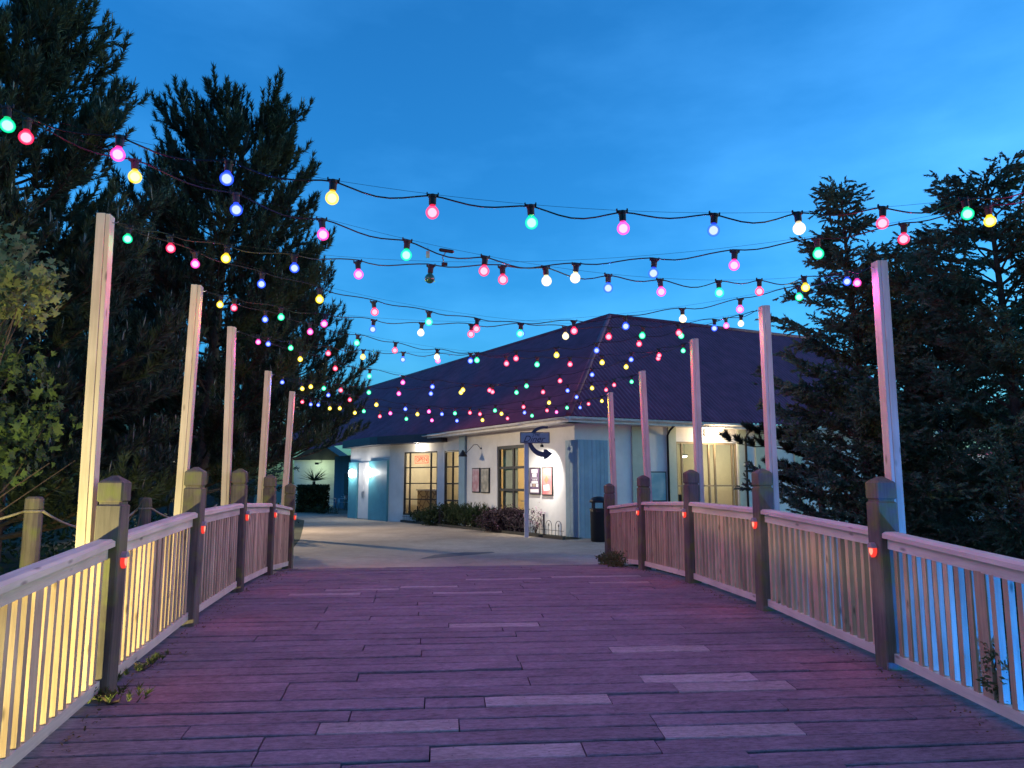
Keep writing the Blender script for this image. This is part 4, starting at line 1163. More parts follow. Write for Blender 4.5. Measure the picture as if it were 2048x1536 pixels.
# spotlight bracketed off the sign, aimed at the wall
kk = k_at(CORNER, LD, 1088); wp = CORNER + LD * kk
lp = sgn(1084, 889, -0.05)
sl = empty('spotlight', lp, 'small black spotlight under the sign board, lighting the posters', 'spotlight')
q = MB(); q.tube([lp + ZU * 0.09, lp + ZU * 0.0], 0.012, 6); q.build('stem', M['black'], sl)
q = MB(); q.lathe(lp - ZU * 0.06, [(0.03, 0.06), (0.05, 0.05), (0.055, -0.02)], 12); q.build('lamp_body', M['black'], sl)
lamp('SPOT', 'spot_light', lp - ZU * 0.10 - SN * 0.1, 420, (1.0, 0.96, 0.86), sl, 0.03, wp + ZU * 1.5, R(112), 1.0)

# litter bin by the railing end
bp = at(1199, 1080, 21.0); bp = Vector((bp.x, 21.0, 0.004))
bn = empty('litter_bin', bp, 'dark hooded litter bin between teal cupboard and railing', 'bin')
navy = flat('dark_bin_plastic', (0.015, 0.018, 0.022), rough=0.35)
q = MB(); q.lathe(bp, [(0.21, 0.0), (0.24, 0.03), (0.25, 0.82), (0.26, 0.85)], 16); q.build('body', navy, bn, smooth=True)
q = MB(); q.lathe(bp, [(0.265, 0.85), (0.265, 0.90)], 16); q.build('rim', M['black'], bn)
for k in range(4):
    a = R(45 + 90 * k); q = MB(); q.bar(bp + Vector((0.22 * math.cos(a), 0.22 * math.sin(a), 0.90)), bp + Vector((0.22 * math.cos(a), 0.22 * math.sin(a), 1.06)), 0.06, 0.06, up=(0, 1, 0)); q.build('hood_post', navy, bn)
q = MB(); q.lathe(bp, [(0.265, 1.06), (0.26, 1.12), (0.18, 1.20), (0.05, 1.23)], 16); q.build('hood', navy, bn, smooth=True)

# ------------------------------------------------------------------ planting bed with bow-top fence
BEDW = 0.75
b0 = CORNER + LN * BEDW - LD * 0.45; bk = k_at(CORNER + LN * BEDW, LD, 800)
b1 = CORNER + LN * BEDW + LD * (bk)
q = MB(); q.bar(b0 + ZU * 0.04, b1 + ZU * 0.04, 0.08, 0.10); tag(q.build('bed_kerb', flat('dark_kerb', (0.03, 0.03, 0.03))), 'low dark kerb of the planting bed', None, None, 'structure')
q = MB(); q.quad(b0 + ZU * 0.03, b1 + ZU * 0.03, b1 - LN * (BEDW - 0.02) + ZU * 0.03, b0 - LN * (BEDW - 0.02) + ZU * 0.03); tag(q.build('planting_bed', M['ground']), 'soil of the planting bed', None, None, 'structure')
fe = empty('bow_top_fence', b0, 'low black bow-top fence along the planting bed', 'fence')
BL = (b1 - b0).length
n = int(BL / 0.5)
q = MB(); q.tube([Vector((-0.155, 0, 0)), Vector((-0.155, 0, 0.28))] + [Vector((0.155 * math.cos(R(180 - a)), 0, 0.28 + 0.155 * math.sin(R(180 - a)))) for a in range(20, 180, 20)] + [Vector((0.155, 0, 0.28)), Vector((0.155, 0, 0))], 0.0085, 5)
q.tube([Vector((0, 0, 0)), Vector((0, 0, 0.27))], 0.007, 5); q.lathe((0, 0, 0.27), [(0.008, 0), (0.02, 0.03), (0.003, 0.09)], 6)
HOOP = q.mesh('hoop', M['black'])
rzz = math.atan2(LD.y, LD.x)
for i in range(n):
    inst('hoop', HOOP, b0 + LD * (0.25 + 0.5 * i) + ZU * 0.08, fe, (0, 0, rzz))
for i in range(0, n + 1, 4):
    p = b0 + LD * (0.5 * i + (0.0 if i else 1.0)) + ZU * 0.05
    q = MB(); q.bar(p, p + ZU * 0.64, 0.05, 0.05, up=(0, 1, 0)); q.build('post', M['black'], fe)
q = MB(); q.bar(b0 + ZU * 0.24, b1 + ZU * 0.24, 0.012, 0.012); q.build('rail', M['black'], fe)

# ------------------------------------------------------------------ vegetation generators
class Tri:
    """collects many small triangles quickly"""
    def __init__(self): self.V = []; self.F = []; self.n = 0
    def add(self, v, f):
        self.V.append(v.astype(np.float32)); self.F.append((f + self.n).astype(np.int32)); self.n += len(v)
    def mesh(self, name, mat, off):
        V_ = np.concatenate(self.V) - np.array(off, np.float32); F_ = np.concatenate(self.F)
        me = bpy.data.meshes.new(name)
        me.vertices.add(len(V_)); me.vertices.foreach_set('co', V_.ravel())
        me.loops.add(F_.size); me.loops.foreach_set('vertex_index', F_.ravel())
        me.polygons.add(len(F_)); me.polygons.foreach_set('loop_start', np.arange(0, F_.size, F_.shape[1], dtype=np.int32))
        me.polygons.foreach_set('loop_total', np.full(len(F_), F_.shape[1], np.int32))
        me.materials.append(mat); me.update(calc_edges=True)
        return me
    def build(self, name, mat, parent):
        o = bpy.data.objects.new(name, self.mesh(name, mat, wloc(parent)))
        link(o, parent); WLOC[o.name] = wloc(parent)
        return o
def unit(a): return a / (np.linalg.norm(a, axis=-1, keepdims=True) + 1e-9)
def needles(T, P, D, L, n, nl, wd, alpha=0.85, droop=0.0):
    """bottle brushes: P base, D unit axis, L length per shoot; n needles each"""
    k = len(P); P = np.repeat(P, n, 0); D = np.repeat(D, n, 0); L = np.repeat(L, n)
    t = rng.random(k * n) ** 0.8
    b = P + D * (L * t)[:, None]
    r = rng.normal(size=(k * n, 3)); r = unit(r - D * (r * D).sum(1, keepdims=True))
    a = alpha * (0.6 + 0.6 * rng.random(k * n))[:, None] * (1 - 0.35 * t[:, None])
    d = unit(D * np.cos(a) + r * np.sin(a)); d[:, 2] -= droop; d = unit(d)
    w = unit(np.cross(d, rng.normal(size=(k * n, 3)))) * wd
    ln = (nl * (0.7 + 0.6 * rng.random(k * n)))[:, None]
    v = np.stack([b - w, b + w, b + d * ln], 1).reshape(-1, 3)
    T.add(v, np.arange(len(v)).reshape(-1, 3))
def spikes(T, P, D, L, wd):
    """slender 3-sided upright candles"""
    k = len(P)
    a = unit(np.cross(D, rng.normal(size=(k, 3)))); b = np.cross(D, a)
    ring = [P + (a * math.cos(t) + b * math.sin(t)) * wd for t in (0, 2.09, 4.19)]
    mid = [q + D * L[:, None] * 0.7 for q in ring]
    tip = P + D * L[:, None]
    v = np.stack(ring + mid + [tip], 1).reshape(-1, 3)
    f = np.array([[0, 1, 4], [0, 4, 3], [1, 2, 5], [1, 5, 4], [2, 0, 3], [2, 3, 5], [3, 4, 6], [4, 5, 6], [5, 3, 6]])
    F = (np.arange(k)[:, None, None] * 7 + f[None]).reshape(-1, 3)
    T.add(v, F)
def pine(base, h, rad, label, trunk_r=0.16, h0=0.12, dens=1.0, nn=46, nl=0.13, wd=0.0045, candles=0.2, lean=(0, 0), profile=None, barkmat='bark_red', group='pine trees left of the bridge'):
    root = empty('pine_tree', base, label, 'tree', group)
    base = np.array(base, float)
    N = 12; lean = np.array([lean[0], lean[1], 0.0])
    def trunk(t): return base + np.array([0, 0, h * t]) + lean * t * t + np.array([0.10 * math.sin(5 * t), 0.08 * math.cos(4 * t) - 0.08, 0])
    q = MB(); q.tube([Vector(trunk(i / N)) for i in range(N + 1)], [trunk_r * (1 - 0.88 * i / N) + 0.012 for i in range(N + 1)], 8); q.build('trunk', M[barkmat], root, smooth=True)
    profile = profile or (lambda t: (1 - t) ** 0.62 * (0.55 + 0.45 * min(1, t / 0.25)))
    Pn = []; Dn = []; Ln = []; Pc = []; bm = MB()
    lev = np.arange(h0, 0.985, 0.42 / h / dens ** 0.5)
    for t in lev:
        nbr = int(rng.integers(5, 8))
        ph = rng.random() * 6.28
        for k in range(nbr):
            az = ph + 6.28 * k / nbr + rng.normal() * 0.25
            R_ = max(0.25, rad * profile(t) * (0.72 + 0.5 * rng.random()))
            out = np.array([math.cos(az), math.sin(az), 0.0])
            p0 = trunk(min(1, t + rng.normal() * 0.012))
            up = 0.10 + 0.75 * t
            seg = 7; pts = []
            for i in range(seg + 1):
                s_ = i / seg
                pts.append(p0 + out * R_ * s_ + np.array([0, 0, R_ * (up * s_ * 0.55 + 0.35 * s_ * s_ * (0.4 + t))]) + rng.normal(size=3) * 0.025 * s_)
            bm.tube([Vector(p) for p in pts], [max(0.004, 0.045 * (1 - s_ / seg * 0.85) * (1 - 0.6 * t)) for s_ in range(seg + 1)], 4, cap=False)
            nt = max(4, int(R_ * 10 * dens))
            for j in range(nt):
                s_ = 0.28 + 0.72 * (j + rng.random()) / nt
                i = min(seg - 1, int(s_ * seg)); f = s_ * seg - i
                p = pts[i] * (1 - f) + pts[i + 1] * f
                sd = np.array([-out[1], out[0], 0]) * (1 if j % 2 else -1)
                d = out * (0.5 + 0.4 * rng.random()) + sd * (0.75 * rng.random()) + np.array([0, 0, 0.25 + 0.75 * rng.random() * (0.5 + t)])
                d = d / np.linalg.norm(d)
                tl = (0.25 + 0.35 * rng.random()) * (0.6 + 0.5 * (1 - s_)) + 0.08
                Pn.append(p); Dn.append(d); Ln.append(tl)
                d2 = d * 0.5 + np.array([0, 0, 0.9]); d2 /= np.linalg.norm(d2)
                e = p + d * tl
                Pn.append(e); Dn.append(d2); Ln.append(0.16 + 0.14 * rng.random())
                if rng.random() < candles: Pc.append(e + d2 * 0.2)
            tipd = out * 0.35 + np.array([0, 0, 0.9]); tipd /= np.linalg.norm(tipd)
            Pn.append(pts[-1]); Dn.append(tipd); Ln.append(0.38)
            if rng.random() < 0.9: Pc.append(pts[-1] + tipd * 0.3)
    for _ in range(5):
        Pn.append(trunk(0.985)); d = np.array([rng.normal() * 0.25, rng.normal() * 0.25, 1.0]); Dn.append(d / np.linalg.norm(d)); Ln.append(0.55)
        Pc.append(trunk(0.985) + d * 0.5)
    bm.build('branches', M['bark'], root)
    T = Tri(); needles(T, np.array(Pn), np.array(Dn), np.array(Ln), nn, nl, wd); T.build('crown', M['needle'], root)
    if Pc:
        Pc = np.array(Pc); T = Tri(); dd = unit(np.array([0, 0, 1.0]) + rng.normal(size=(len(Pc), 3)) * 0.12)
        spikes(T, Pc, dd, 0.12 + 0.15 * rng.random(len(Pc)), 0.0105); T.build('candles', M['candle'], root)['kind'] = 'stuff'
    return root
def cypress(base, h, rad, label, dens=1.0, h0=0.03, profile=None, wispy=0.25, group='evergreens right of the bridge', nn=17, mat='cypress', tr=0.13, wd=0.015):
    root = empty('cypress_tree', base, label, 'tree', group)
    base = np.array(base, float); N = 10
    def trunk(t): return base + np.array([0.12 * math.sin(4 * t), 0.1 * math.sin(3 * t), h * t])
    q = MB(); q.tube([Vector(trunk(i / N)) for i in range(N + 1)], [tr * (1 - 0.92 * i / N) + 0.006 for i in range(N + 1)], 8); q.build('trunk', M['bark'], root, smooth=True)
    profile = profile or (lambda t: (1 - t) ** 0.7)
    Pn = []; Dn = []; Ln = []; bm = MB()
    for t in np.arange(h0, 0.99, 0.17 / h / dens ** 0.5):
        for k in range(int(rng.integers(4, 6))):
            az = rng.random() * 6.28
            R_ = max(0.2, rad * profile(t) * (0.6 + 0.6 * rng.random()) * (1 + (wispy * 1.1 if t > 0.6 and rng.random() < 0.2 else 0)))
            out = np.array([math.cos(az), math.sin(az), 0.0]); p0 = trunk(t)
            up = 0.35 + 0.75 * rng.random()
            seg = 6; pts = [p0 + out * R_ * (i / seg) + np.array([0, 0, R_ * (up * i / seg - 0.22 * (i / seg) ** 2)]) + rng.normal(size=3) * 0.03 * i / seg for i in range(seg + 1)]
            bm.tube([Vector(p) for p in pts], [max(0.003, 0.02 * (1 - i / seg)) for i in range(seg + 1)], 3, cap=False)
            nt = max(5, int(R_ * 19 * dens))
            for j in range(nt):
                s_ = 0.18 + 0.82 * (j + rng.random()) / nt; i = min(seg - 1, int(s_ * seg)); f = s_ * seg - i
                p = pts[i] * (1 - f) + pts[i + 1] * f
                sd = np.array([-out[1], out[0], 0]) * (1 if j % 2 else -1)
                d = out * (0.55 + 0.5 * rng.random()) + sd * (0.2 + 0.7 * rng.random()) + np.array([0, 0, 0.15 + 0.45 * rng.random()]); d /= np.linalg.norm(d)
                tl = (0.14 + 0.24 * rng.random()) * (1.1 - 0.4 * s_)
                Pn.append(p); Dn.append(d); Ln.append(tl)
                for _ in range(2):
                    d3 = d + rng.normal(size=3) * 0.45; d3[2] -= 0.15; d3 /= np.linalg.norm(d3)
                    Pn.append(p + d * tl * rng.random()); Dn.append(d3); Ln.append(tl * 0.6)
    bm.build('branches', M['bark'], root)
    T = Tri(); needles(T, np.array(Pn), np.array(Dn), np.array(Ln), nn, 0.055, wd, alpha=0.65, droop=0.22); T.build('crown', M[mat], root)
    return root
def leaves(T, P, size, normal_up=0.4, shape='maple'):
    k = len(P)
    if shape == 'maple':
        an = np.radians([-90, -38, -8, 22, 48, 66, 90, 114, 132, 158, 188, 218]); rr = np.array([0.25, 0.5, 0.95, 0.52, 1.0, 0.6, 1.15, 0.6, 1.0, 0.52, 0.95, 0.5])
    else:
        an = np.radians([-90, -20, 40, 90, 140, 200]); rr = np.array([0.9, 0.42, 0.45, 1.0, 0.45, 0.42])
    m = len(an)
    nrm = unit(rng.normal(size=(k, 3)) + np.array([0, 0, normal_up]))
    a = unit(np.cross(nrm, rng.normal(size=(k, 3)))); b = np.cross(nrm, a)
    s_ = (size * (0.65 + 0.7 * rng.random(k)))[:, None, None]
    ring = P[:, None] + s_ * (a[:, None] * (rr * np.cos(an))[None, :, None] + b[:, None] * (rr * np.sin(an))[None, :, None]) - s_ * nrm[:, None] * (0.25 * rr ** 2)[None, :, None]
    v = np.concatenate([P[:, None], ring], 1).reshape(-1, 3)
    f = np.array([[0, 1 + i, 1 + (i + 1) % m] for i in range(m)])
    T.add(v, (np.arange(k)[:, None, None] * (m + 1) + f[None]).reshape(-1, 3))
def blob_points(n, c, r, clump=9, spread=0.22):
    """points in clumps through an uneven ellipsoid"""
    nc = max(3, n // clump)
    u = unit(rng.normal(size=(nc, 3))); rad = (0.35 + 0.65 * rng.random(nc) ** 0.5)[:, None]
    bump = 1 + 0.22 * np.sin(u[:, :1] * 5 + u[:, 1:2] * 4)
    cc = np.array(c) + u * rad * np.array(r) * bump
    i = rng.integers(0, nc, n)
    return cc[i] + rng.normal(size=(n, 3)) * spread * np.array(r).mean() * 0.6
def broadleaf(base, h, clumps, label, mat, n=900, size=0.06, name='broadleaf_tree', group=None, tr=0.06, pale=None, shape='maple'):
    """clumps: list of (dx,dy,dz,rx,ry,rz) of foliage relative to base"""
    root = empty(name, base, label, 'tree', group); base = np.array(base, float)
    q = MB(); q.tube([Vector(base), Vector(base + np.array([0.05, 0.02, h * 0.3])), Vector(base + np.array([0.0, 0.06, h * 0.62])), Vector(base + np.array([0.12, 0.0, h]))], [tr, tr * 0.8, tr * 0.55, tr * 0.15], 7); q.build('trunk', M['bark'], root, smooth=True)
    bm = MB(); T = Tri(); T2 = Tri(); two = False
    for ci, (dx, dy, dz, rx, ry, rz) in enumerate(clumps):
        c = base + np.array([dx, dy, dz])
        st = base + np.array([0.03, 0.03, max(0.2, dz * 0.55)])
        for _ in range(7):
            e = c + rng.normal(size=3) * np.array([rx, ry, rz]) * 0.45
            mid = (st + e) / 2 + rng.normal(size=3) * 0.12
            bm.tube([Vector(st), Vector(mid), Vector(e)], [tr * 0.32, tr * 0.18, 0.004], 4, cap=False)
        P = blob_points(n, c, (rx, ry, rz))
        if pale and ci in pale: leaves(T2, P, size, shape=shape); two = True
        else: leaves(T, P, size, shape=shape)
    bm.build('branches', M['bark'], root)
    if T.n: T.build('crown', M[mat], root)
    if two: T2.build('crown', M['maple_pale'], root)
    return root
def shrub(base, r, label, mat='shrub', n=700, size=0.035, name='shrub', group=None, upright=False, flowers=None, cat='shrub'):
    root = empty(name, base, label, cat, group); b = np.array(base, float)
    q = MB()
    for _ in range(6):
        e = b + np.array([rng.normal() * r[0] * 0.4, rng.normal() * r[1] * 0.4, r[2] * (0.9 + 0.5 * rng.random())])
        q.tube([Vector(b), Vector((b + e) / 2 + rng.normal(size=3) * 0.03), Vector(e)], [0.012, 0.008, 0.003], 4, cap=False)
    q.build('stems', M['bark'], root)
    T = Tri()
    if upright:
        k = n // 12
        P = b + np.stack([rng.normal(size=k) * r[0] * 0.5, rng.normal(size=k) * r[1] * 0.5, rng.random(k) * r[2] * 0.7], 1)
        D = unit(np.stack([rng.normal(size=k) * 0.35, rng.normal(size=k) * 0.35, np.ones(k)], 1))
        needles(T, P, D, r[2] * (0.5 + 0.7 * rng.random(k)), 26, size * 1.6, size * 0.16, 0.9)
    else:
        P = blob_points(n, b + np.array([0, 0, r[2]]), r, 7); P[:, 2] = np.maximum(P[:, 2], b[2] + 0.02)
        leaves(T, P, size, shape='oval')
    T.build('foliage', M[mat], root)
    if flowers:
        T = Tri(); P = blob_points(flowers, b + np.array([0, 0, r[2] * 1.25]), (r[0] * 1.05, r[1] * 1.05, r[2] * 0.9), 5); leaves(T, P, size * 0.7, shape='oval'); T.build('flowers', M['pink'], root)['kind'] = 'stuff'
    return root

def gz(x, y, dz=-0.05): return Vector((x, y, ground_h(x, y) + dz))
# ------------------------------------------------------------------ trees on the left
x, d = ray(392, 966)[0], 17.0
bp_prof = lambda t: (1 - t) ** 0.5 * (0.75 + 0.25 * min(1, t / 0.3))
pine(gz(x * 17.0, 17.0), 9.95, 2.7, 'big dark pine with pale upright candles, left of the bridge', trunk_r=0.19, h0=0.16, dens=1.35, nn=46, wd=0.013, profile=lambda t: (1 - t) ** 0.36 * (0.78 + 0.22 * min(1, t / 0.3)), lean=(0.95, 0))
pine(gz(-7.75, 11.2), 10.6, 2.6, 'tall pine cut off by the upper left corner', trunk_r=0.2, h0=0.16, dens=1.25, nn=46, wd=0.013, profile=lambda t: (1 - t) ** 0.55 * (0.8 + 0.2 * min(1, t / 0.3)))
pine(gz(-6.6, 22.0), 7.6, 2.7, 'lower pine beside the plaza, left of the diner', trunk_r=0.15, h0=0.3, dens=1.1, nn=42, wd=0.011, profile=bp_prof)
pine(gz(-10.8, 19.5), 8.2, 2.7, 'dark pine between the two tall pines', trunk_r=0.17, h0=0.1, dens=1.0, nn=36, wd=0.013, candles=0.2, profile=bp_prof)
pine(gz(-12.6, 15.2), 8.4, 2.9, 'dark pine at the left edge behind the maple', trunk_r=0.17, h0=0.06, dens=1.0, nn=36, wd=0.013, candles=0.25, profile=bp_prof)
for i, (x, y, hh, rr, lab) in enumerate(((-16.5, 27, 7.6, 3.2, 'rearmost dark evergreen deep in the left wood'), (-11.5, 30, 6.6, 2.8, 'dark evergreen behind the hedge left of the plaza'), (-20, 22, 8.6, 3.4, 'dark evergreen filling the far left of the wood'))):
    cypress(gz(x, y), hh, rr, lab, dens=0.55, group='dark evergreens in the left wood', nn=10, wd=0.02, profile=lambda t: (1 - t) ** 0.45)
# maple near the left frame edge, caught by the yellow light
mb_ = gz(-5.2, 6.9, 0.2)
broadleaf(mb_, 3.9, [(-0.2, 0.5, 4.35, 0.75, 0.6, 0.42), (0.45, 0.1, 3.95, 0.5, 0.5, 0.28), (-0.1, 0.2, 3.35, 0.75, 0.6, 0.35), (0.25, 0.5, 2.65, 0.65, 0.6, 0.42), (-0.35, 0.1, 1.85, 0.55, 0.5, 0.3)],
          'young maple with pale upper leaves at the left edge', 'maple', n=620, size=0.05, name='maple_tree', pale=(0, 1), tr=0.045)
broadleaf(gz(-4.75, 8.9), 2.4, [(0, 0, 2.2, 0.5, 0.5, 0.5)], 'thin bare-branched shrub behind the left railing', 'maple', n=14, size=0.04, name='bare_shrub', tr=0.03)
# ------------------------------------------------------------------ evergreens on the right
cypress(gz(ray(1728, 966)[0] * 11.6, 11.6), 7.2, 1.8, 'feathery cypress with thin top behind the nearest right pole', dens=1.1, wispy=0.8, profile=lambda t: (1 - t) ** 0.62 * (1.0 if t < 0.62 else 0.62), tr=0.1, h0=0.12)
cypress(gz(ray(2040, 966)[0] * 10.6, 10.6), 6.9, 2.3, 'tall loose cypress at the right edge', dens=1.05, wispy=0.6, profile=lambda t: (1 - t) ** 0.5, h0=0.16)
cypress(gz(ray(1830, 966)[0] * 15.5, 15.5), 6.6, 2.7, 'low dark cypress between the two taller right evergreens', dens=0.9, profile=lambda t: (1 - t) ** 0.5, nn=14, wd=0.014, h0=0.05)
cypress(gz(12.5, 14.5), 6.4, 2.6, 'dark cypress standing behind the right edge tree', dens=0.7, profile=lambda t: (1 - t) ** 0.5, nn=12, wd=0.015)
cypress(gz(ray(1905, 966)[0] * 12.6, 12.6), 5.7, 1.9, 'dark bushy cypress filling the gap before the right edge tree', dens=0.9, wispy=0.5, profile=lambda t: (1 - t) ** 0.5, nn=15, wd=0.013, h0=0.06)
# pine whose branches reach in front of the diner's right glazing
def reaching_pine():
    base = gz(ray(1640, 966)[0] * 13.4, 13.4)
    root = empty('pine_tree', base, 'small pine with dark branches reaching across the right glazing', 'tree')
    q = MB(); q.tube([base, base + Vector((0.05, 0, 1.5)), base + Vector((-0.05, 0.05, 3.0))], [0.09, 0.07, 0.03], 7); q.build('trunk', M['bark'], root, smooth=True)
    Pn = []; Dn = []; Ln = []; bm = MB()
    for (px0, py0, px1, py1, up) in ((1640, 905, 1462, 884, 0.10), (1640, 880, 1505, 862, 0.05), (1640, 950, 1545, 935, 0.05), (1645, 985, 1560, 960, 0.0), (1640, 850, 1560, 880, 0.05), (1650, 930, 1580, 905, 0.0)):
        a = np.array(at(px0, py0, 13.4)); b = np.array(at(px1, py1, 12.9))
        pts = [a + (b - a) * i / 8 + np.array([0, rng.normal() * 0.05, -0.25 * up * math.sin(math.pi * i / 8) + rng.normal() * 0.012]) for i in range(9)]
        bm.tube([Vector(p) for p in pts], [0.02 * (1 - i / 10) for i in range(9)], 5, cap=False)
        for i in range(1, 9):
            for k in range(9):
                d = unit((b - a)[None])[0] * (0.4 + 0.5 * rng.random()) + np.array([0, rng.normal() * 0.5, 0.35 + 0.45 * rng.random()]); d /= np.linalg.norm(d)
                Pn.append(pts[i]); Dn.append(d); Ln.append(0.10 + 0.13 * rng.random())
    bm.build('branches', M['bark'], root)
    T = Tri(); needles(T, np.array(Pn), np.array(Dn), np.array(Ln), 80, 0.08, 0.006); T.build('crown', M['needle'], root)
reaching_pine()

# ------------------------------------------------------------------ shrubs, hedge, weeds
bed = lambda px, o=0.4: CORNER + LN * o + LD * k_at(CORNER + LN * o, LD, px) + ZU * 0.03
shrub(bed(890), (0.95, 0.4, 0.36), 'low green shrub at the foot of the side window', n=3200, size=0.055, group='shrubs in the planting bed')
shrub(bed(930), (0.6, 0.35, 0.5), 'upright green shrub left of the framed poster pair', n=4200, size=0.06, upright=True, group='shrubs in the planting bed')
shrub(bed(962), (0.55, 0.3, 0.5), 'upright green shrub below the framed poster pair', n=4200, size=0.06, upright=True, group='shrubs in the planting bed')
shrub(bed(1012, 0.45), (0.8, 0.42, 0.36), 'dark rounded heather with pink flowers below the tall window', mat='heather', n=6000, size=0.045, flowers=260, group='shrubs in the planting bed')
shrub(bed(1070, 0.25), (0.3, 0.2, 0.42), 'pink flowering stems at the foot of the white sign post', mat='heather', n=120, size=0.035, flowers=220, group='shrubs in the planting bed')
shrub(bed(848), (0.5, 0.3, 0.25), 'small low plant under the porch window', n=900, size=0.05, group='shrubs in the planting bed')
# hedge by the cafe terrace
hb = Vector((ray(628, 966)[0] * 42, 42, 0))
hd = empty('clipped_hedge', hb, 'dark clipped hedge at the far left of the plaza', 'hedge')
T = Tri(); n = 9000
P = np.array(hb) + np.stack([rng.uniform(-0.85, 0.75, n), rng.uniform(-0.6, 0.6, n), rng.uniform(0, 1.5, n)], 1); leaves(T, P, 0.07, shape='oval'); T.build('foliage', M['shrub'], hd)
q = MB()
for i in range(5): q.tube([hb + Vector((-0.6 + 0.3 * i, 0, 0)), hb + Vector((-0.6 + 0.3 * i, 0.05, 1.2))], 0.02, 5)
q.build('stems', M['bark'], hd)
shrub(Vector((ray(650, 966)[0] * 40, 40, 0)), (0.9, 0.5, 0.2), 'low mound of ground cover before the clipped hedge', n=500, size=0.05)
yb = Vector((ray(628, 966)[0] * 46, 46, 0))
yc = empty('spiky_yucca', yb, 'spiky leaved plant rising behind the clipped hedge', 'plant')
q = MB(); q.tube([yb, yb + ZU * 1.7], 0.09, 7); q.build('trunk', M['bark'], yc)
T = Tri(); k = 90; P = np.tile(np.array(yb + ZU * 1.75), (k, 1)); D = unit(np.stack([rng.normal(size=k), rng.normal(size=k), 0.3 + 0.8 * rng.random(k)], 1))
w = unit(np.cross(D, rng.normal(size=(k, 3)))) * 0.03; v = np.stack([P - w, P + w, P + D * (0.6 + 0.5 * rng.random(k))[:, None]], 1).reshape(-1, 3); T.add(v, np.arange(k * 3).reshape(-1, 3)); T.build('crown', M['shrub'], yc)
shrub(Vector((-5.55, 17.2, 0)), (0.6, 0.6, 0.55), 'dark shrub just past the end of the left railing', n=900, size=0.06)
shrub(Vector((-6.9, 21.3, 0)), (0.7, 0.7, 0.5), 'dark shrub at the left edge of the plaza', n=800, size=0.06)
shrub(B(13.6, TR - 0.14), (0.16, 0.8, 0.10), 'weeds at the foot of the far right railing', mat='weed', n=900, size=0.028, name='weeds', cat='weeds')
shrub(B(14.4, TR - 0.15), (0.14, 0.3, 0.10), 'weeds by the end post of the right railing', mat='weed', n=380, size=0.028, name='weeds', cat='weeds')
shrub(B(4.75, TR + 0.03, 0.12), (0.13, 0.08, 0.22), 'weed clump growing through the near right railing', mat='weed', n=420, size=0.02, name='weeds', cat='weeds')
shrub(B(5.75, TL + 0.12, 0.0), (0.22, 0.12, 0.06), 'small weeds at the foot of the nearest left post', mat='weed', n=260, size=0.03, upright=True, name='weeds', cat='weeds')
shrub(B(6.5, TL + 0.09, 0.0), (0.05, 0.45, 0.03), 'straggling weeds under the second left railing bay', mat='weed', n=300, size=0.025, upright=True, name='weeds', cat='weeds')
T = Tri(); n = 1100
sl_ = rng.uniform(3.6, 14.3, n); side = rng.random(n) < 0.5; off_ = np.abs(rng.normal(size=n)) * 0.10
P = np.array([list(B(a, (TL + 0.06 + o_) if s_ else (TR - 0.06 - o_), 0.008)) for a, s_, o_ in zip(sl_, side, off_)])
leaves(T, P, 0.014, normal_up=2.5, shape='oval')
lo = bpy.data.objects.new('leaf_litter', T.mesh('leaf_litter', M['litter'], (0, 0, 0))); link(lo); tag(lo, 'dead leaves gathered along both railings', 'leaves', None, 'stuff')
# pale crumbs and fallen petals on the deck
T = Tri(); n = 260
P = np.array([list(B(a, b, 0.006)) for a, b in zip(rng.uniform(3.8, 14, n), rng.uniform(TL + 0.2, TR - 0.2, n))]); leaves(T, P, 0.006, normal_up=3, shape='oval')
po = bpy.data.objects.new('fallen_petals', T.mesh('fallen_petals', M['candle'], (0, 0, 0))); link(po); tag(po, 'tiny pale bits scattered over the deck', 'petals', None, 'stuff')
# undergrowth below the trees
def undergrowth(xr, yr, n, name, label):
    T = Tri(); xs = rng.uniform(*xr, n); ys = rng.uniform(*yr, n)
    ok = []
    for x, y in zip(xs, ys):
        s, t = st_of(Vector((x, y, 0)))
        if (s < 14.8 and TL - 0.5 < t < TR + 0.5): continue
        if s < 11 and TL - 3.6 < t < TR + 2.4: continue
        if s > 14 and x > -1.2 - 0.27 * y - 0.6 and x < 4.5 + (y - 15) * 1.2: continue
        ok.append((x, y, ground_h(x, y) + abs(rng.normal()) * 0.28))
    P = np.array(ok); leaves(T, P, 0.08, shape='oval')
    o = bpy.data.objects.new(name, T.mesh(name, M['shrub'], (0, 0, 0))); link(o); return tag(o, label, 'undergrowth', None, 'stuff')
undergrowth((-16, -2.6), (3, 34), 9000, 'undergrowth', 'dark low undergrowth in the left wood')
undergrowth((3.6, 16), (3, 22), 7000, 'undergrowth', 'dark low undergrowth right of the bridge')

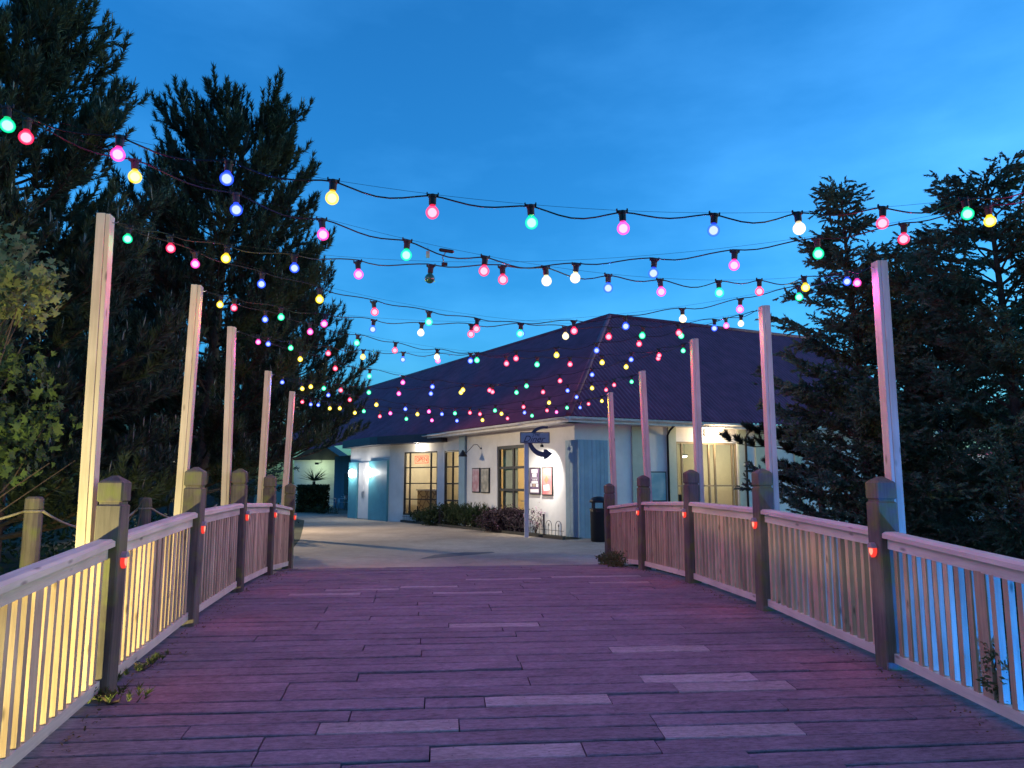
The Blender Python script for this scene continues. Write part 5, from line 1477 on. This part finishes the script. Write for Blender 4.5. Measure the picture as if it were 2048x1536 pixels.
# ------------------------------------------------------------------ rope fence in the left wood
rp1 = at(70, 1100, 7.4); rp2 = at(290, 1060, 9.8)
RPT = []
for (px, d, yt, lab) in ((70, 7.6, 993, 'nearer'), (291, 10.2, 995, 'farther')):
    top = at(px, yt, d); base = Vector((top.x, top.y, -0.8))
    r_ = empty('rope_post', base, '%s round timber rope post in the left wood' % lab, 'post', 'rope posts in the left wood')
    zt = top.z
    q = MB(); q.lathe(Vector((top.x, top.y, 0)), [(0.085, -0.8), (0.082, zt - 0.16), (0.07, zt - 0.155), (0.07, zt - 0.13), (0.085, zt - 0.125), (0.082, zt - 0.02), (0.06, zt)], 12); q.build('shaft', M['post'], r_, smooth=False)
    q = MB(); q.lathe(Vector((top.x, top.y, zt - 0.145)), [(0.085, -0.012), (0.095, 0), (0.085, 0.012)], 12); q.build('rope_wrap', M['rope'], r_)
    RPT.append(Vector((top.x, top.y, zt - 0.145)))
def rope(a, b, sag, lab):
    q = MB(); pts = []
    for i in range(17):
        t = i / 16; p = a.lerp(b, t); p.z -= 4 * sag * t * (1 - t); pts.append(p)
    q.tube(pts, 0.014, 6); o = q.build('rope', M['rope'], smooth=True, origin=a); return tag(o, lab, 'rope')
rope(RPT[0] + Vector((0.09, 0, 0)), RPT[1] - Vector((0.09, 0, 0)), 0.22, 'sagging rope between the two rope posts in the left wood')
rope(RPT[0] - Vector((0.09, 0, 0)), RPT[0] + Vector((-1.9, -0.9, 0)), 0.2, 'sagging rope leaving the frame left of the nearer rope post')
rope(RPT[1] + Vector((0.09, 0, 0)), Vector((-4.9, 12.6, RPT[1].z - 0.02)), 0.2, 'sagging rope running on right of the farther rope post')

# ------------------------------------------------------------------ far buildings and lights
wb = Vector((ray(636, 966)[0] * 56, 56, 0))
r_ = empty('clapboard_building', wb, 'white clapboard wall lit greenish behind the hedge', 'building')
for i in range(15):
    q = MB(); q.box(wb + Vector((0, 0.02 * 0, 0.1 + 0.22 * i)), (3.6, 0.05, 0.215), Matrix.Rotation(R(-7), 3, 'X')); q.build('board', M['wall'], r_)
q = MB(); q.box(wb + Vector((0, 2.0, 1.65)), (3.5, 3.8, 3.3)); q.build('body', M['wall'], r_)
q = MB(); q.prism(wb + Vector((0, -0.2, 3.3)), Vector((1, 0, 0)), ZU, [(-2.0, 0), (2.0, 0), (0, 1.3)], Vector((0, 1, 0)), 4.4); q.build('roof', flat('slate_roof', (0.03, 0.03, 0.035)), r_)
lw = wb + Vector((0.2, -1.3, 3.0))
r_ = empty('wall_floodlight', lw, 'lamp lighting the white clapboard wall', 'lamp')
q = MB(); q.box(lw, (0.25, 0.1, 0.15)); q.build('housing', M['black'], r_)
q = MB(); q.bar(lw, lw + Vector((0, 1.3, 0.1)), 0.04, 0.04); q.build('arm', M['black'], r_)
lamp('POINT', 'lamp_light', lw + Vector((0, 0.1, -0.2)), 60, (0.75, 1.0, 0.55), r_, 0.1)
# aluminium cafe chairs and table
CH = {}
def chair_parts():
    tb_ = [Vector((-0.22, -0.2, 0)), Vector((-0.22, -0.2, 0.66)), Vector((-0.22, 0.15, 0.68)), Vector((-0.22, 0.24, 0.92))]
    q = MB(); q.tube(tb_, 0.016, 6); CH['side_frame'] = q.mesh('side_frame', M['metal'], True)
    q = MB(); q.tube([Vector((0, 0.26, 0)), Vector((0, 0.16, 0.45)), Vector((0, -0.2, 0.46))], 0.016, 6); CH['leg'] = q.mesh('leg', M['metal'], True)
    q = MB(); q.box((0, 0, 0.455), (0.44, 0.42, 0.02)); CH['seat'] = q.mesh('seat', M['metal'])
    q = MB()
    for i in range(4): q.box((0, 0.17 + 0.02 * i, 0.62 + 0.08 * i), (0.44, 0.015, 0.05))
    CH['backrest'] = q.mesh('backrest', M['metal'])
chair_parts()
def cafe_chair(p, rz, label):
    r_ = empty('cafe_chair', p, label, 'chair', 'aluminium chairs on the cafe terrace'); r_.rotation_euler = (0, 0, rz)
    for nm, dx in (('seat', 0), ('backrest', 0), ('side_frame', 0), ('side_frame', 0.44), ('leg', -0.22), ('leg', 0.22)):
        o = bpy.data.objects.new(nm, CH[nm]); o.location = (dx, 0, 0); link(o, r_)
cafe_chair(on_ground(664, 1019), R(100), 'leftmost aluminium chair on the cafe terrace')
cafe_chair(on_ground(684, 1020), R(-70), 'middle aluminium chair on the cafe terrace')
cafe_chair(on_ground(698, 1020), R(60), 'rightmost aluminium chair beside the teal door panel')
tp_ = on_ground(693, 1017)
r_ = empty('cafe_table', tp_, 'round aluminium table on the cafe terrace', 'table')
q = MB(); q.lathe(tp_, [(0.35, 0.72), (0.36, 0.735), (0.35, 0.75)], 16); q.build('table_top', M['metal'], r_)
q = MB(); q.lathe(tp_, [(0.22, 0.0), (0.2, 0.03), (0.03, 0.05), (0.03, 0.72)], 12); q.build('pedestal', M['metal'], r_)
lamp_terr = None
# lit building glimpsed through the left wood
lb = Vector((ray(320, 966)[0] * 38, 38, 0))
r_ = empty('distant_building', lb, 'distant building with lit openings behind the left wood', 'building')
q = MB(); q.box(lb + Vector((0, 1.5, 1.5)), (7.5, 3, 3.0)); q.build('wall', flat('dark_wall', (0.06, 0.06, 0.07)), r_)
q = MB(); q.prism(lb + Vector((0, -0.3, 3.0)), Vector((1, 0, 0)), ZU, [(-4.2, 0), (4.2, 0), (3.2, 1.2), (-3.2, 1.2)], Vector((0, 1, 0)), 3.8); q.build('roof', M['roof'], r_)
M['lit_far'] = emit('lit_far_window', (1.0, 0.93, 0.78), 2.6)
M['lit_dim'] = emit('lit_far_window_cool', (0.45, 0.62, 0.9), 0.5)
for px, py0, py1, wdt, mt in ((262, 900, 965, 0.35, 'lit_dim'), (301, 905, 930, 0.12, 'lit_far'), (313, 895, 925, 0.12, 'lit_far'), (347, 908, 940, 0.14, 'lit_far'), (492, 952, 998, 0.1, 'lit_far'), (520, 870, 905, 0.16, 'lit_far')):
    a = at(px, py0, 37.95); b = at(px, py1, 37.95)
    if px > 420:
        continue
    q = MB(); q.box(Vector((a.x, 37.97, (a.z + b.z) / 2)), (wdt, 0.03, abs(a.z - b.z))); q.build('window', M[mt], r_)
# pale canopy with downlights glimpsed through the right trees
rb = Vector((ray(1965, 966)[0] * 32, 32, 0))
r_ = empty('distant_kiosk', rb, 'pale kiosk with a row of small lights behind the right trees', 'building')
q = MB(); q.box(rb + Vector((0, 1.5, 1.4)), (5.2, 3, 2.8)); q.build('wall', flat('kiosk_wall', (0.30, 0.36, 0.38)), r_)
q = MB(); q.box(rb + Vector((0, 1.3, 2.9)), (5.8, 3.8, 0.22)); q.build('roof', M['roof'], r_)
for i in range(4):
    p = rb + Vector((-0.95 + 0.55 * i, -0.06, 2.25)); q = MB(); q.lathe(p, [(0.03, -0.08), (0.07, 0.0), (0.03, 0.06)], 8); q.build('downlight', M['lit_far'], r_)
lamp('POINT', 'kiosk_light', rb + Vector((0, -0.7, 2.3)), 30, (0.85, 0.95, 1.0), r_, 0.1)

# ------------------------------------------------------------------ plaza lamp behind the left trees
lpb = Vector((-12.0, 26.5, -0.02))
r_ = empty('lamp_post', lpb, 'lamp post hidden behind the left trees, lighting the plaza', 'lamp post')
q = MB(); q.lathe(lpb, [(0.09, 0), (0.09, 0.5), (0.05, 0.55), (0.04, 4.3)], 10); q.build('column', M['black'], r_, smooth=False)
q = MB(); q.lathe(lpb + ZU * 4.3, [(0.05, 0), (0.16, 0.06), (0.2, 0.3), (0.05, 0.36)], 12); q.build('lantern', emit('street_lamp_glass', (1.0, 0.86, 0.62), 30), r_)
q = MB(); q.lathe(lpb + ZU * 4.66, [(0.26, 0.0), (0.24, 0.05), (0.04, 0.12)], 12); q.build('lantern_hood', M['black'], r_)
lamp('SPOT', 'lamp_light', lpb + ZU * 4.22 + Vector((0.3, -0.08, 0)), 4300, (1.0, 0.78, 0.50), r_, 0.12, Vector((-5.0, 21.5, 0)), R(112), 0.8)
